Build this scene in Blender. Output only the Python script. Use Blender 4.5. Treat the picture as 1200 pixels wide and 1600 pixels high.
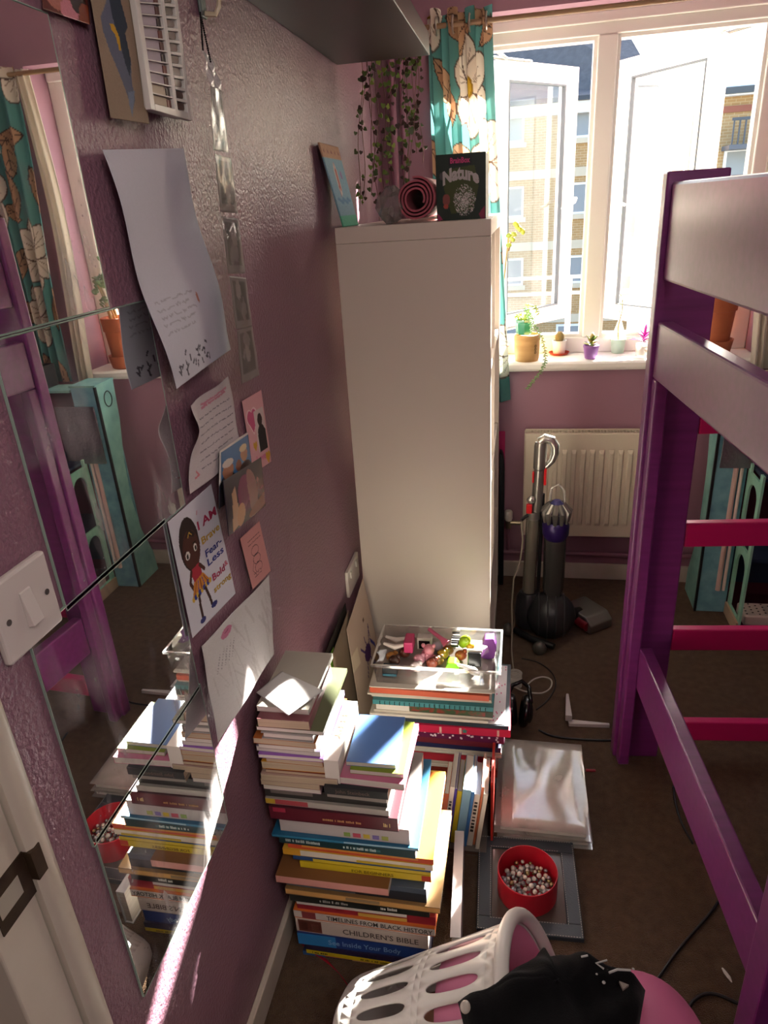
import bpy, bmesh, math, random
import numpy as np
from mathutils import Matrix, Vector

for _o in list(bpy.data.objects):
    bpy.data.objects.remove(_o, do_unlink=True)
SC = bpy.context.scene
COL = SC.collection
random.seed(7)
RNG = np.random.RandomState(7)

# ------------------------------------------------------------------ camera
CAM_LOC = np.array([.50, 0.0, 1.51])
YAW, PITCH, ROLL, FPX = math.radians(-11.88), math.radians(23.61), math.radians(-3.70), 1083.0
def cam_axes():
    cy, sy = math.cos(YAW), math.sin(YAW)
    cp, sp = math.cos(PITCH), math.sin(PITCH)
    cr, sr = math.cos(ROLL), math.sin(ROLL)
    f = np.array([sy*cp, cy*cp, -sp])
    r0 = np.array([cy, -sy, 0.0])
    u0 = np.cross(r0, f)
    return cr*r0+sr*u0, -sr*r0+cr*u0, f
CR, CU, CF = cam_axes()
cd = bpy.data.cameras.new('camera')
cd.sensor_fit = 'VERTICAL'; cd.sensor_height = 24.0; cd.lens = 24.0*FPX/1600.0
cd.clip_start = .02; cd.clip_end = 500
cam = bpy.data.objects.new('camera', cd)
cam.matrix_world = Matrix(((CR[0], CU[0], -CF[0], CAM_LOC[0]), (CR[1], CU[1], -CF[1], CAM_LOC[1]),
                           (CR[2], CU[2], -CF[2], CAM_LOC[2]), (0, 0, 0, 1)))
COL.objects.link(cam); SC.camera = cam
# photo pixel (1200x1600 frame) -> point on a plane of constant x / y / z
def pix(px, py, axis, val):
    d = CR*((px-600)/FPX) + CU*(-(py-800)/FPX) + CF
    t = (val-CAM_LOC[axis])/d[axis]
    return CAM_LOC+t*d
def PX(px, py, v): return pix(px, py, 0, v)
def PY(px, py, v): return pix(px, py, 1, v)
def PZ(px, py, v): return pix(px, py, 2, v)

# ------------------------------------------------------------------ world, sun, exposure
SC.view_settings.view_transform = 'Standard'
SC.view_settings.look = 'None'
SC.view_settings.gamma = 1.0
SC.view_settings.use_curve_mapping = False
SC.view_settings.exposure = 0.95
FILL_W = 14.0  # power of the added fill lamp
w = bpy.data.worlds.new('world'); SC.world = w; w.use_nodes = True
nt = w.node_tree
bg = nt.nodes['Background']
sky = nt.nodes.new('ShaderNodeTexSky')
sky.sky_type = 'NISHITA'; sky.sun_disc = False
SUN_DIR = Vector((.470, 1.0, .635)).normalized()          # towards the sun
sky.sun_elevation = math.asin(SUN_DIR.z)
sky.sun_rotation = math.atan2(SUN_DIR.x, SUN_DIR.y)
sky.air_density = 1.0; sky.dust_density = 2.0
nt.links.new(sky.outputs[0], bg.inputs[0])
bg.inputs[1].default_value = .40
sl = bpy.data.lights.new('sun', 'SUN'); sl.energy = 58.0; sl.angle = math.radians(.6); sl.color = (1, .95, .86)
so = bpy.data.objects.new('sun', sl); so.rotation_euler = (-SUN_DIR).to_track_quat('-Z', 'Y').to_euler()
so.location = (2, 6, 6); COL.objects.link(so)

# ------------------------------------------------------------------ materials
def lin(c):
    if isinstance(c, str):
        c = c.lstrip('#'); c = [int(c[i:i+2], 16) for i in (0, 2, 4)]
    o = []
    for v in c[:3]:
        v = v/255.0
        o.append(v/12.92 if v <= .04045 else ((v+.055)/1.055)**2.4)
    return tuple(o)+(1.0,)
MATS = {}
def mat(color, rough=.5, metal=0.0, spec=.5, bump=None, var=None, trans=0.0, sheen=0.0, coat=0.0, alpha=1.0, key=None, ior=1.45, emit=None, streak=None, sub=None):
    k = key or (str(color), rough, metal, spec, str(bump), str(var), trans, sheen, coat, alpha, str(emit), str(streak))
    if k in MATS: return MATS[k]
    m = bpy.data.materials.new('material'); m.use_nodes = True
    n = m.node_tree.nodes; l = m.node_tree.links
    p = n['Principled BSDF']
    c = lin(color)
    p.inputs['Base Color'].default_value = c
    p.inputs['Roughness'].default_value = rough
    p.inputs['Metallic'].default_value = metal
    p.inputs['Specular IOR Level'].default_value = spec
    p.inputs['Transmission Weight'].default_value = trans
    p.inputs['Sheen Weight'].default_value = sheen
    p.inputs['Coat Weight'].default_value = coat; p.inputs['Coat Roughness'].default_value = max(.05, rough)
    p.inputs['Alpha'].default_value = alpha
    p.inputs['IOR'].default_value = ior
    if emit:
        p.inputs['Emission Color'].default_value = lin(emit[0]); p.inputs['Emission Strength'].default_value = emit[1]
    tc = None
    if bump or var or streak:
        tc = n.new('ShaderNodeTexCoord')
    if var:                                  # (second colour, scale, contrast)
        c2, sc_, con = var
        t = n.new('ShaderNodeTexNoise'); t.inputs['Scale'].default_value = sc_; t.inputs['Detail'].default_value = 6
        r = n.new('ShaderNodeValToRGB')
        r.color_ramp.elements[0].position = .5-con; r.color_ramp.elements[1].position = .5+con
        r.color_ramp.elements[0].color = c; r.color_ramp.elements[1].color = lin(c2)
        l.new(tc.outputs['Object'], t.inputs['Vector']); l.new(t.outputs[0], r.inputs[0]); l.new(r.outputs[0], p.inputs['Base Color'])
    if streak:                               # (second colour, vector scale) wood grain or brushed wear
        c2, vs = streak
        mp = n.new('ShaderNodeMapping'); mp.inputs['Scale'].default_value = vs
        t = n.new('ShaderNodeTexNoise'); t.inputs['Scale'].default_value = 1.0; t.inputs['Detail'].default_value = 8
        r = n.new('ShaderNodeValToRGB'); r.color_ramp.elements[0].position = .35; r.color_ramp.elements[1].position = .7
        r.color_ramp.elements[0].color = c; r.color_ramp.elements[1].color = lin(c2)
        l.new(tc.outputs['Object'], mp.inputs[0]); l.new(mp.outputs[0], t.inputs['Vector']); l.new(t.outputs[0], r.inputs[0]); l.new(r.outputs[0], p.inputs['Base Color'])
    if bump:                                 # (scale, strength, distance)
        t = n.new('ShaderNodeTexNoise'); t.inputs['Scale'].default_value = bump[0]; t.inputs['Detail'].default_value = 3
        b = n.new('ShaderNodeBump'); b.inputs['Strength'].default_value = bump[1]; b.inputs['Distance'].default_value = bump[2] if len(bump) > 2 else .002
        l.new(tc.outputs['Object'], t.inputs['Vector']); l.new(t.outputs[0], b.inputs['Height']); l.new(b.outputs[0], p.inputs['Normal'])
    MATS[k] = m
    return m
def print_mat(rough=.5, spec=.4, bump=None, back=None, translucent=0.0):
    """flat print: colour comes from the mesh's own colour attribute"""
    k = ('print', rough, spec, str(bump), translucent)
    if k in MATS: return MATS[k]
    m = bpy.data.materials.new('printed'); m.use_nodes = True
    n = m.node_tree.nodes; l = m.node_tree.links; p = n['Principled BSDF']
    a = n.new('ShaderNodeVertexColor'); a.layer_name = 'Col'
    l.new(a.outputs[0], p.inputs['Base Color'])
    p.inputs['Roughness'].default_value = rough; p.inputs['Specular IOR Level'].default_value = spec
    if bump:
        tc = n.new('ShaderNodeTexCoord'); t = n.new('ShaderNodeTexNoise'); t.inputs['Scale'].default_value = bump[0]
        b = n.new('ShaderNodeBump'); b.inputs['Strength'].default_value = bump[1]; b.inputs['Distance'].default_value = .002
        l.new(tc.outputs['Object'], t.inputs['Vector']); l.new(t.outputs[0], b.inputs['Height']); l.new(b.outputs[0], p.inputs['Normal'])
    if translucent:
        tr = n.new('ShaderNodeBsdfTranslucent'); l.new(a.outputs[0], tr.inputs[0])
        mx = n.new('ShaderNodeMixShader'); mx.inputs[0].default_value = translucent
        l.new(p.outputs[0], mx.inputs[1]); l.new(tr.outputs[0], mx.inputs[2]); l.new(mx.outputs[0], n['Material Output'].inputs[0])
    MATS[k] = m
    return m
def clear_mat(tint='#ffffff', gloss=.08, dirt=0.0, rough=.02, key=None, dirtcol='#c8c8c4'):
    """thin clear plastic or glass: transparent + a reflecting share + optional film of dirt"""
    k = key or ('clear', tint, gloss, dirt, rough, dirtcol)
    if k in MATS: return MATS[k]
    m = bpy.data.materials.new('clear'); m.use_nodes = True
    n = m.node_tree.nodes; l = m.node_tree.links
    n.remove(n['Principled BSDF'])
    t = n.new('ShaderNodeBsdfTransparent'); t.inputs[0].default_value = lin(tint)
    g = n.new('ShaderNodeBsdfGlossy'); g.inputs['Roughness'].default_value = rough
    lw = n.new('ShaderNodeLayerWeight'); lw.inputs[0].default_value = .35
    ma = n.new('ShaderNodeMath'); ma.operation = 'MULTIPLY_ADD'; ma.inputs[1].default_value = .55; ma.inputs[2].default_value = gloss; ma.use_clamp = True
    l.new(lw.outputs['Fresnel'], ma.inputs[0])
    mx = n.new('ShaderNodeMixShader'); l.new(ma.outputs[0], mx.inputs[0]); l.new(t.outputs[0], mx.inputs[1]); l.new(g.outputs[0], mx.inputs[2])
    out = mx
    if dirt:
        d = n.new('ShaderNodeBsdfDiffuse'); d.inputs[0].default_value = lin(dirtcol)
        tl = n.new('ShaderNodeBsdfTranslucent'); tl.inputs[0].default_value = lin(dirtcol)
        a = n.new('ShaderNodeMixShader'); a.inputs[0].default_value = .5; l.new(d.outputs[0], a.inputs[1]); l.new(tl.outputs[0], a.inputs[2])
        tc = n.new('ShaderNodeTexCoord'); ns = n.new('ShaderNodeTexNoise'); ns.inputs['Scale'].default_value = 7; ns.inputs['Detail'].default_value = 8
        mm = n.new('ShaderNodeMath'); mm.operation = 'MULTIPLY'; mm.inputs[1].default_value = dirt*2
        l.new(tc.outputs['Object'], ns.inputs['Vector']); l.new(ns.outputs[0], mm.inputs[0])
        m2 = n.new('ShaderNodeMixShader'); l.new(mm.outputs[0], m2.inputs[0]); l.new(mx.outputs[0], m2.inputs[1]); l.new(a.outputs[0], m2.inputs[2])
        out = m2
    l.new(out.outputs[0], n['Material Output'].inputs[0])
    MATS[k] = m
    return m
def mirror_mat():
    if 'mirror' in MATS: return MATS['mirror']
    m = bpy.data.materials.new('mirror'); m.use_nodes = True
    n = m.node_tree.nodes; l = m.node_tree.links; p = n['Principled BSDF']
    p.inputs['Base Color'].default_value = (.86, .88, .87, 1); p.inputs['Metallic'].default_value = 1; p.inputs['Roughness'].default_value = .012
    d = n.new('ShaderNodeBsdfDiffuse'); d.inputs[0].default_value = lin('#b9b4b4')
    tc = n.new('ShaderNodeTexCoord')
    mp = n.new('ShaderNodeMapping'); mp.inputs['Rotation'].default_value = (.5, 0, 0); mp.inputs['Scale'].default_value = (1, 1.0, .45)
    n1 = n.new('ShaderNodeTexNoise'); n1.inputs['Scale'].default_value = 13; n1.inputs['Detail'].default_value = 5; n1.inputs['Distortion'].default_value = .6
    r1 = n.new('ShaderNodeValToRGB'); r1.color_ramp.elements[0].position = .52; r1.color_ramp.elements[1].position = .78
    r1.color_ramp.elements[0].color = (.03, .03, .03, 1); r1.color_ramp.elements[1].color = (.75, .75, .75, 1)
    v = n.new('ShaderNodeTexVoronoi'); v.inputs['Scale'].default_value = 95
    r2 = n.new('ShaderNodeValToRGB'); r2.color_ramp.elements[0].position = .05; r2.color_ramp.elements[1].position = .16
    r2.color_ramp.elements[0].color = (.38, .38, .38, 1); r2.color_ramp.elements[1].color = (0, 0, 0, 1)
    n3 = n.new('ShaderNodeTexNoise'); n3.inputs['Scale'].default_value = 5
    r3 = n.new('ShaderNodeValToRGB'); r3.color_ramp.elements[0].position = .5; r3.color_ramp.elements[1].position = .62
    mu = n.new('ShaderNodeMath'); mu.operation = 'MULTIPLY'; ad = n.new('ShaderNodeMath'); ad.operation = 'ADD'; ad.use_clamp = True
    l.new(tc.outputs['Object'], mp.inputs[0]); l.new(mp.outputs[0], n1.inputs['Vector']); l.new(n1.outputs[0], r1.inputs[0])
    l.new(tc.outputs['Object'], v.inputs['Vector']); l.new(v.outputs['Distance'], r2.inputs[0])
    l.new(tc.outputs['Object'], n3.inputs['Vector']); l.new(n3.outputs[0], r3.inputs[0])
    l.new(r2.outputs[0], mu.inputs[0]); l.new(r3.outputs[0], mu.inputs[1])
    l.new(r1.outputs[0], ad.inputs[0]); l.new(mu.outputs[0], ad.inputs[1])
    mx = n.new('ShaderNodeMixShader'); l.new(ad.outputs[0], mx.inputs[0]); l.new(p.outputs[0], mx.inputs[1]); l.new(d.outputs[0], mx.inputs[2])
    l.new(mx.outputs[0], n['Material Output'].inputs[0])
    MATS['mirror'] = m
    return m

# ------------------------------------------------------------------ mesh helpers
class MB:
    def __init__(s): s.v = []; s.f = []; s.mi = []
    def add(s, vs, fs, mi=0):
        b = len(s.v); s.v += [tuple(map(float, q)) for q in vs]
        s.f += [tuple(b+i for i in f) for f in fs]; s.mi += [mi]*len(fs); return s
    def box(s, x0, x1, y0, y1, z0, z1, mi=0, m=None):
        vs = [(x, y, z) for z in (z0, z1) for y in (y0, y1) for x in (x0, x1)]
        if m is not None: vs = [tuple(m @ Vector(q)) for q in vs]
        return s.add(vs, [(0, 2, 3, 1), (4, 5, 7, 6), (0, 1, 5, 4), (2, 6, 7, 3), (0, 4, 6, 2), (1, 3, 7, 5)], mi)
    def lathe(s, prof, n=24, c=(0, 0, 0), mi=0, m=None, sx=1, sy=1, caps=True):
        vs = []
        for r, z in prof:
            for k in range(n):
                a = 2*math.pi*k/n; vs.append((c[0]+r*sx*math.cos(a), c[1]+r*sy*math.sin(a), c[2]+z))
        fs = [(i*n+k, i*n+(k+1) % n, (i+1)*n+(k+1) % n, (i+1)*n+k) for i in range(len(prof)-1) for k in range(n)]
        if caps:
            fs.append(tuple(reversed(range(n)))); fs.append(tuple((len(prof)-1)*n+k for k in range(n)))
        if m is not None: vs = [tuple(m @ Vector(q)) for q in vs]
        return s.add(vs, fs, mi)
    def tube(s, pts, r, n=8, mi=0, closed=False):
        pts = [Vector(p) for p in pts]; N = len(pts)
        rs = r if isinstance(r, (list, tuple)) else [r]*N
        up = Vector((0, 0, 1)); vs = []; prev = None
        for i, p in enumerate(pts):
            a = pts[(i-1) % N] if (closed or i > 0) else p
            b = pts[(i+1) % N] if (closed or i < N-1) else p
            t = (b-a)
            t = t.normalized() if t.length > 1e-9 else Vector((0, 0, 1))
            if prev is None:
                u = t.cross(up)
                if u.length < 1e-3: u = t.cross(Vector((1, 0, 0)))
            else:
                u = prev-t*prev.dot(t)
                if u.length < 1e-6: u = t.cross(up)
            u.normalize(); prev = u; w_ = t.cross(u)
            for k in range(n):
                an = 2*math.pi*k/n; vs.append(p+(u*math.cos(an)+w_*math.sin(an))*rs[i])
        R = N if closed else N-1
        fs = [(i*n+k, i*n+(k+1) % n, ((i+1) % N)*n+(k+1) % n, ((i+1) % N)*n+k) for i in range(R) for k in range(n)]
        if not closed: fs += [tuple(reversed(range(n))), tuple((N-1)*n+k for k in range(n))]
        return s.add(vs, fs, mi)
    def ball(s, c, r, n=10, mi=0, m=None, sc=(1, 1, 1)):
        h = max(4, n//2); prof = [(r*math.sin(math.pi*i/h), -r*math.cos(math.pi*i/h)) for i in range(h+1)]
        prof[0] = (r*.02, -r); prof[-1] = (r*.02, r)
        b = len(s.v); s.lathe(prof, n, (0, 0, 0), mi)
        mm = Matrix.Translation(c) @ (m or Matrix.Identity(4)) @ Matrix.Diagonal((sc[0], sc[1], sc[2], 1))
        for i in range(b, len(s.v)): s.v[i] = tuple(mm @ Vector(s.v[i]))
        return s
    def prism(s, poly, fn, t0, t1, mi=0):
        """2D outline -> solid; fn(u, v, t) gives the 3D point"""
        n = len(poly)
        vs = [fn(u, v, t0) for u, v in poly]+[fn(u, v, t1) for u, v in poly]
        fs = [tuple(range(n)), tuple(reversed(range(n, 2*n)))]+[(i, n+i, n+(i+1) % n, (i+1) % n) for i in range(n)]
        return s.add(vs, fs, mi)
def obj(name, mb, m, parent=None, smooth=False, bevel=0, fix=True, seg=2):
    me = bpy.data.meshes.new(name)
    if isinstance(mb, MB):
        me.from_pydata(mb.v, [], mb.f)
        mats = m if isinstance(m, (list, tuple)) else [m]
        for q in mats: me.materials.append(q)
        if len(mats) > 1: me.polygons.foreach_set('material_index', mb.mi)
    else:
        me = mb
        if m is not None and len(me.materials) == 0: me.materials.append(m)
    if fix or bevel:
        bm = bmesh.new(); bm.from_mesh(me)
        if fix: bmesh.ops.recalc_face_normals(bm, faces=bm.faces)
        if bevel: bmesh.ops.bevel(bm, geom=list(bm.edges), offset=bevel, segments=seg, affect='EDGES', profile=.5, clamp_overlap=True)
        bm.to_mesh(me); bm.free()
    if smooth:
        me.polygons.foreach_set('use_smooth', [True]*len(me.polygons))
        if smooth != 'all':
            try: me.set_sharp_from_angle(angle=math.radians(38))
            except Exception: pass
    me.update()
    o = bpy.data.objects.new(name, me); COL.objects.link(o)
    if parent is not None: o.parent = parent
    return o
def tag(o, label, cat=None, group=None, kind=None):
    o['label'] = label
    if cat: o['category'] = cat
    if group: o['group'] = group
    if kind: o['kind'] = kind
    return o
def thing(name, label, cat, loc=(0, 0, 0), rotz=0.0, group=None, rot=None, kind=None):
    o = bpy.data.objects.new(name, None); COL.objects.link(o)
    o.empty_display_size = .05
    o.location = tuple(float(q) for q in loc); o.rotation_euler = rot if rot else (0, 0, rotz)
    return tag(o, label, cat, group, kind)
def struct(name, mb, m, parent=None, **k):
    o = obj(name, mb, m, parent, **k); o['kind'] = 'structure'; return o
_font_cache = {}
def text_geo(s, size=1.0, bold=0.0, space=1.0):
    """letters as flat triangles in the xy plane, left-bottom origin; returns verts, faces, width"""
    k = (s, bold, space)
    if k not in _font_cache:
        cu = bpy.data.curves.new('t', 'FONT'); cu.body = s; cu.size = 1.0; cu.offset = bold; cu.space_character = space
        cu.resolution_u = 2; cu.fill_mode = 'FRONT'
        ob = bpy.data.objects.new('t', cu); COL.objects.link(ob)
        dg = bpy.context.evaluated_depsgraph_get(); me = ob.evaluated_get(dg).to_mesh()
        vs = [tuple(v.co) for v in me.vertices]; fs = [tuple(p.vertices) for p in me.polygons]
        ob.evaluated_get(dg).to_mesh_clear()
        bpy.data.objects.remove(ob); bpy.data.curves.remove(cu)
        _font_cache[k] = (vs, fs)
    vs, fs = _font_cache[k]
    wd = max([v[0] for v in vs] or [1])
    return [(v[0]*size, v[1]*size) for v in vs], fs, wd*size
def text_obj(name, s, m, parent, fn, height=None, width=None, bold=0.0, space=1.0):
    """fn(u, v) -> 3D; u runs along the line, v up; scaled to height (and width)"""
    vs, fs, wd = text_geo(s, 1.0, bold, space)
    hy = height/.72; sx = hy if width is None else width/wd
    mb = MB(); mb.add([fn(a*sx, b*hy) for a, b in vs], fs)
    return obj(name, mb, m, parent, fix=False)

# ------------------------------------------------------------------ flat print on a fine grid
class Canvas:
    """colour grid in u (right) v (down), aspect-aware; painted at mesh resolution"""
    def __init__(s, nu, nv, bgc, wu=1.0, hv=1.0):
        s.nu, s.nv, s.wu, s.hv = nu, nv, wu, hv
        s.u, s.v = np.meshgrid(np.linspace(0, wu, nu+1), np.linspace(0, hv, nv+1))
        s.c = np.zeros((nv+1, nu+1, 3)); s.c[:] = lin(bgc)[:3]
    def _p(s, mask, col, a=1.0):
        c = np.array(lin(col)[:3]); s.c[mask] = s.c[mask]*(1-a)+c*a; return s
    def ell(s, cx, cy, rx, ry, col, ang=0.0, a=1.0):
        x, y = s.u-cx, s.v-cy; ca, sa = math.cos(ang), math.sin(ang)
        return s._p(((x*ca+y*sa)/rx)**2+((-x*sa+y*ca)/ry)**2 <= 1, col, a)
    def poly(s, pts, col, a=1.0):
        m = np.zeros(s.u.shape, bool); n = len(pts)
        for i in range(n):
            x0, y0 = pts[i]; x1, y1 = pts[(i+1) % n]
            if y0 == y1: continue
            m ^= ((s.v > min(y0, y1)) & (s.v <= max(y0, y1)) & (s.u < x0+(s.v-y0)*(x1-x0)/(y1-y0)))
        return s._p(m, col, a)
    def rect(s, x0, y0, x1, y1, col, a=1.0):
        return s._p((s.u >= x0) & (s.u <= x1) & (s.v >= y0) & (s.v <= y1), col, a)
    def line(s, pts, wd, col, a=1.0):
        m = np.zeros(s.u.shape, bool)
        for (x0, y0), (x1, y1) in zip(pts[:-1], pts[1:]):
            dx, dy = x1-x0, y1-y0; L = dx*dx+dy*dy or 1e-9
            t = np.clip(((s.u-x0)*dx+(s.v-y0)*dy)/L, 0, 1)
            m |= (s.u-x0-t*dx)**2+(s.v-y0-t*dy)**2 <= (wd/2)**2
        return s._p(m, col, a)
    def speck(s, amt):
        s.c *= 1+(RNG.rand(*s.c.shape[:2])[..., None]-.5)*2*amt; s.c = np.clip(s.c, 0, 1); return s
    def scribble(s, x0, x1, ys, col, wd, a=.8, seed=1):
        r = random.Random(seed)
        for y in ys:
            x = x0+r.random()*.03*s.wu
            while x < x1:
                ln = s.wu*(.04+.1*r.random()); pts = []
                k = 6
                for i in range(k): pts.append((x+ln*i/(k-1), y+(r.random()-.5)*.014*s.hv))
                s.line(pts, wd, col, a); x += ln+s.wu*.025
        return s
def print_mesh(name, cv, fn, m, parent=None, thick=0.0, smooth=True, backcol=None):
    """grid mesh whose colours are the canvas; fn(s, t) with s,t in 0..1 (t down) -> 3D"""
    nu, nv = cv.nu, cv.nv
    vs = [tuple(map(float, fn(i/nu, j/nv))) for j in range(nv+1) for i in range(nu+1)]
    fs = [(j*(nu+1)+i, (j+1)*(nu+1)+i, (j+1)*(nu+1)+i+1, j*(nu+1)+i+1) for j in range(nv) for i in range(nu)]
    cols = cv.c.reshape(-1, 3)
    me = bpy.data.meshes.new(name); me.from_pydata(vs, [], fs)
    at = me.color_attributes.new('Col', 'FLOAT_COLOR', 'POINT')
    at.data.foreach_set('color', np.concatenate([cols, np.ones((len(cols), 1))], 1).ravel())
    me.materials.append(m)
    if smooth: me.polygons.foreach_set('use_smooth', [True]*len(me.polygons))
    me.update()
    o = bpy.data.objects.new(name, me); COL.objects.link(o)
    if parent is not None: o.parent = parent
    if thick:
        md = o.modifiers.new('thickness', 'SOLIDIFY'); md.thickness = thick; md.offset = 0
    return o
def rotz(a): return Matrix.Rotation(a, 4, 'Z')
def smoothstep(a, b, x):
    t = min(1, max(0, (x-a)/(b-a))); return t*t*(3-2*t)
# ================================================================== THE SETTING
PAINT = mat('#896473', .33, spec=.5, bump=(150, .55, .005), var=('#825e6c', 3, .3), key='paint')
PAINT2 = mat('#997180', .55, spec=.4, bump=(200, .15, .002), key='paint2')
CEIL = mat('#d8cfcb', .8)
WHITE_UPVC = mat('#e9e6df', .32)
SKIRT = mat('#cfc6b9', .45, var=('#b9ad9d', 9, .25))
CARPET = mat('#563b26', 1.0, spec=.05, bump=(420, 1.0, .012), var=('#74573d', 45, .28), key='carpet', sheen=.15)
X1, Y0, Y1, ZC = 2.02, -1.25, 2.73, 2.40
struct('floor', MB().box(-1.3, X1+.1, Y0-.1, Y1+.2, -.06, 0), CARPET)
struct('ceiling', MB().box(-1.3, X1+.1, Y0-.1, Y1+.2, ZC, ZC+.06), CEIL)
DY0, DY1 = -.36, .388                                             # door opening in the left wall
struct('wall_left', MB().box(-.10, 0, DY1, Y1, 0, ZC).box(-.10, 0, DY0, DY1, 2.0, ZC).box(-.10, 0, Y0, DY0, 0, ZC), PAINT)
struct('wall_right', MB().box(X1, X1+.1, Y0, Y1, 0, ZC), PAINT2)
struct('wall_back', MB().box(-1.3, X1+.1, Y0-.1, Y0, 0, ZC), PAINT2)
struct('wall_hall', MB().box(-1.3, -1.2, Y0, 1.3, 0, ZC).box(-1.2, -.1, 1.2, 1.3, 0, ZC), mat('#d9d2c8', .7))
WX0, WX1, WZ0, WZ1 = .20, 1.34, .905, 2.07                       # window opening
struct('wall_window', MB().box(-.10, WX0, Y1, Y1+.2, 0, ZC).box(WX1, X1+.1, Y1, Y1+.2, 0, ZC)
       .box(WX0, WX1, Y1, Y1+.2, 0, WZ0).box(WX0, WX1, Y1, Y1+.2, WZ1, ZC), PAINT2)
# skirting boards
def skirting(name, mb): return struct(name, mb, SKIRT, bevel=.003)
skirting('baseboard_left', MB().box(0, .013, .46, Y1, 0, .072))
skirting('baseboard_window', MB().box(.014, X1, Y1-.014, Y1, 0, .072))
skirting('baseboard_right', MB().box(X1-.014, X1, Y0, Y1-.015, 0, .072))
# sill
sill = MB(); prof = [(2.695, .912), (2.692, .92), (2.692, .932), (2.698, .939), (2.706, .941), (2.95, .941), (2.95, .906), (2.70, .906)]
sill.prism(prof, lambda u, v, t: (t, u, v), WX0-.03, WX1+.03)
struct('trim_1', sill, mat('#f0ece4', .3), smooth=True)
bpy.data.objects['trim_1']['label'] = 'white rounded windowsill board under the casement window'
# window: frame members, two sashes swung outwards, panes, handles, stays
win = thing('window_1', 'white casement window with two sashes swung outwards', 'window', (.77, 2.9, .94), kind='structure')
del win['category']
def wpart(name, mb, m, parent=win, **k):
    o = obj(name, mb, m, parent, **k)
    o.matrix_parent_inverse = Matrix.Translation((-.77, -2.9, -.94)) if parent is win else Matrix.Identity(4)
    return o
FY0, FY1 = 2.865, 2.935
wpart('jamb', MB().box(.20, .262, FY0, FY1, .941, 2.07), WHITE_UPVC, bevel=.004)
wpart('jamb', MB().box(1.278, 1.34, FY0, FY1, .941, 2.07), WHITE_UPVC, bevel=.004)
wpart('head', MB().box(.262, 1.278, FY0, FY1, 2.0, 2.07), WHITE_UPVC, bevel=.004)
wpart('bottom_rail', MB().box(.262, 1.278, FY0, FY1, .941, 1.0), WHITE_UPVC, bevel=.004)
wpart('mullion', MB().box(.738, .802, FY0-.004, FY1, 1.0, 2.0), WHITE_UPVC, bevel=.005)
wpart('bead', MB().box(.205, 1.335, FY0-.014, FY0, 2.034, 2.066), WHITE_UPVC, bevel=.004)
for a, b in ((.262, .738), (.802, 1.278)):
    t = .012
    m_ = MB().box(a, a+t, FY0+.012, FY1-.01, 1.0, 2.0).box(b-t, b, FY0+.012, FY1-.01, 1.0, 2.0).box(a+t, b-t, FY0+.012, FY1-.01, 1.988, 2.0).box(a+t, b-t, FY0+.012, FY1-.01, 1.0, 1.012)
    wpart('rebate', m_, WHITE_UPVC)
PANE = clear_mat('#f4f8f8', .05, .05, key='pane', dirtcol='#d9dcd8')
GASKET = mat('#4c5254', .6)
HANDLE = mat('#f2eee6', .3)
def sash(hinge, ang, side):
    W_, Z0, Z1, T, S = .475, .998, 1.990, .050, .062
    r = bpy.data.objects.new('sash', None); COL.objects.link(r); r.parent = win
    r.location = (hinge[0]-.77, hinge[1]-2.9, -.94); r.rotation_euler = (0, 0, ang)
    ys = (0, T) if side > 0 else (-T, 0)
    sg = 1 if side > 0 else -1
    # mitred members with a chamfer on the glass side
    o_, i_ = [(0, Z0), (W_, Z0), (W_, Z1), (0, Z1)], [(S, Z0+S), (W_-S, Z0+S), (W_-S, Z1-S), (S, Z1-S)]
    c_ = [(S-.016, Z0+S-.016), (W_-S+.016, Z0+S-.016), (W_-S+.016, Z1-S+.016), (S-.016, Z1-S+.016)]
    for k in range(4):
        j = (k+1) % 4
        q = MB(); rim = .006*sg
        vs = [(o_[k][0], 0, o_[k][1]), (o_[j][0], 0, o_[j][1]), (c_[j][0], 0, c_[j][1]), (c_[k][0], 0, c_[k][1]),
              (i_[j][0], .014*sg, i_[j][1]), (i_[k][0], .014*sg, i_[k][1]),
              (i_[j][0], T*sg, i_[j][1]), (i_[k][0], T*sg, i_[k][1]), (o_[j][0], T*sg, o_[j][1]), (o_[k][0], T*sg, o_[k][1])]
        q.add(vs, [(0, 1, 2, 3), (3, 2, 4, 5), (5, 4, 6, 7), (7, 6, 8, 9), (9, 8, 1, 0), (0, 3, 5, 7, 9), (1, 8, 6, 4, 2)])
        obj(('rail', 'stile', 'rail', 'stile')[k], q, WHITE_UPVC, r)
    g = MB(); t = .006
    a0, a1, z0, z1 = S, W_-S, Z0+S, Z1-S
    y_a, y_b = sorted((.012*sg, .03*sg))
    g.box(a0, a0+t, y_a, y_b, z0, z1).box(a1-t, a1, y_a, y_b, z0, z1).box(a0+t, a1-t, y_a, y_b, z0, z0+t).box(a0+t, a1-t, y_a, y_b, z1-t, z1)
    obj('gasket', g, GASKET, r)
    pm = .024*sg
    obj('pane', MB().add([(a0, pm, z0), (a1, pm, z0), (a1, pm, z1), (a0, pm, z1)], [(0, 1, 2, 3)]), PANE, r, fix=False)
    h = MB(); hx, hz = W_-.03, 1.50
    yo = lambda d: -d*sg
    h.box(hx-.012, hx+.012, *sorted((yo(.001), yo(.012))), hz-.035, hz+.035)
    h.tube([(hx, yo(.012), hz), (hx, yo(.035), hz), (hx-.02, yo(.042), hz-.012), (hx-.10, yo(.042), hz-.035)], [.007, .007, .008, .006], 8)
    obj('handle', h, HANDLE, r, smooth=True)
    return r
sash((.409, 3.052), math.radians(50), 1)
sash((1.155, 2.985), math.radians(128.2), -1)
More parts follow.
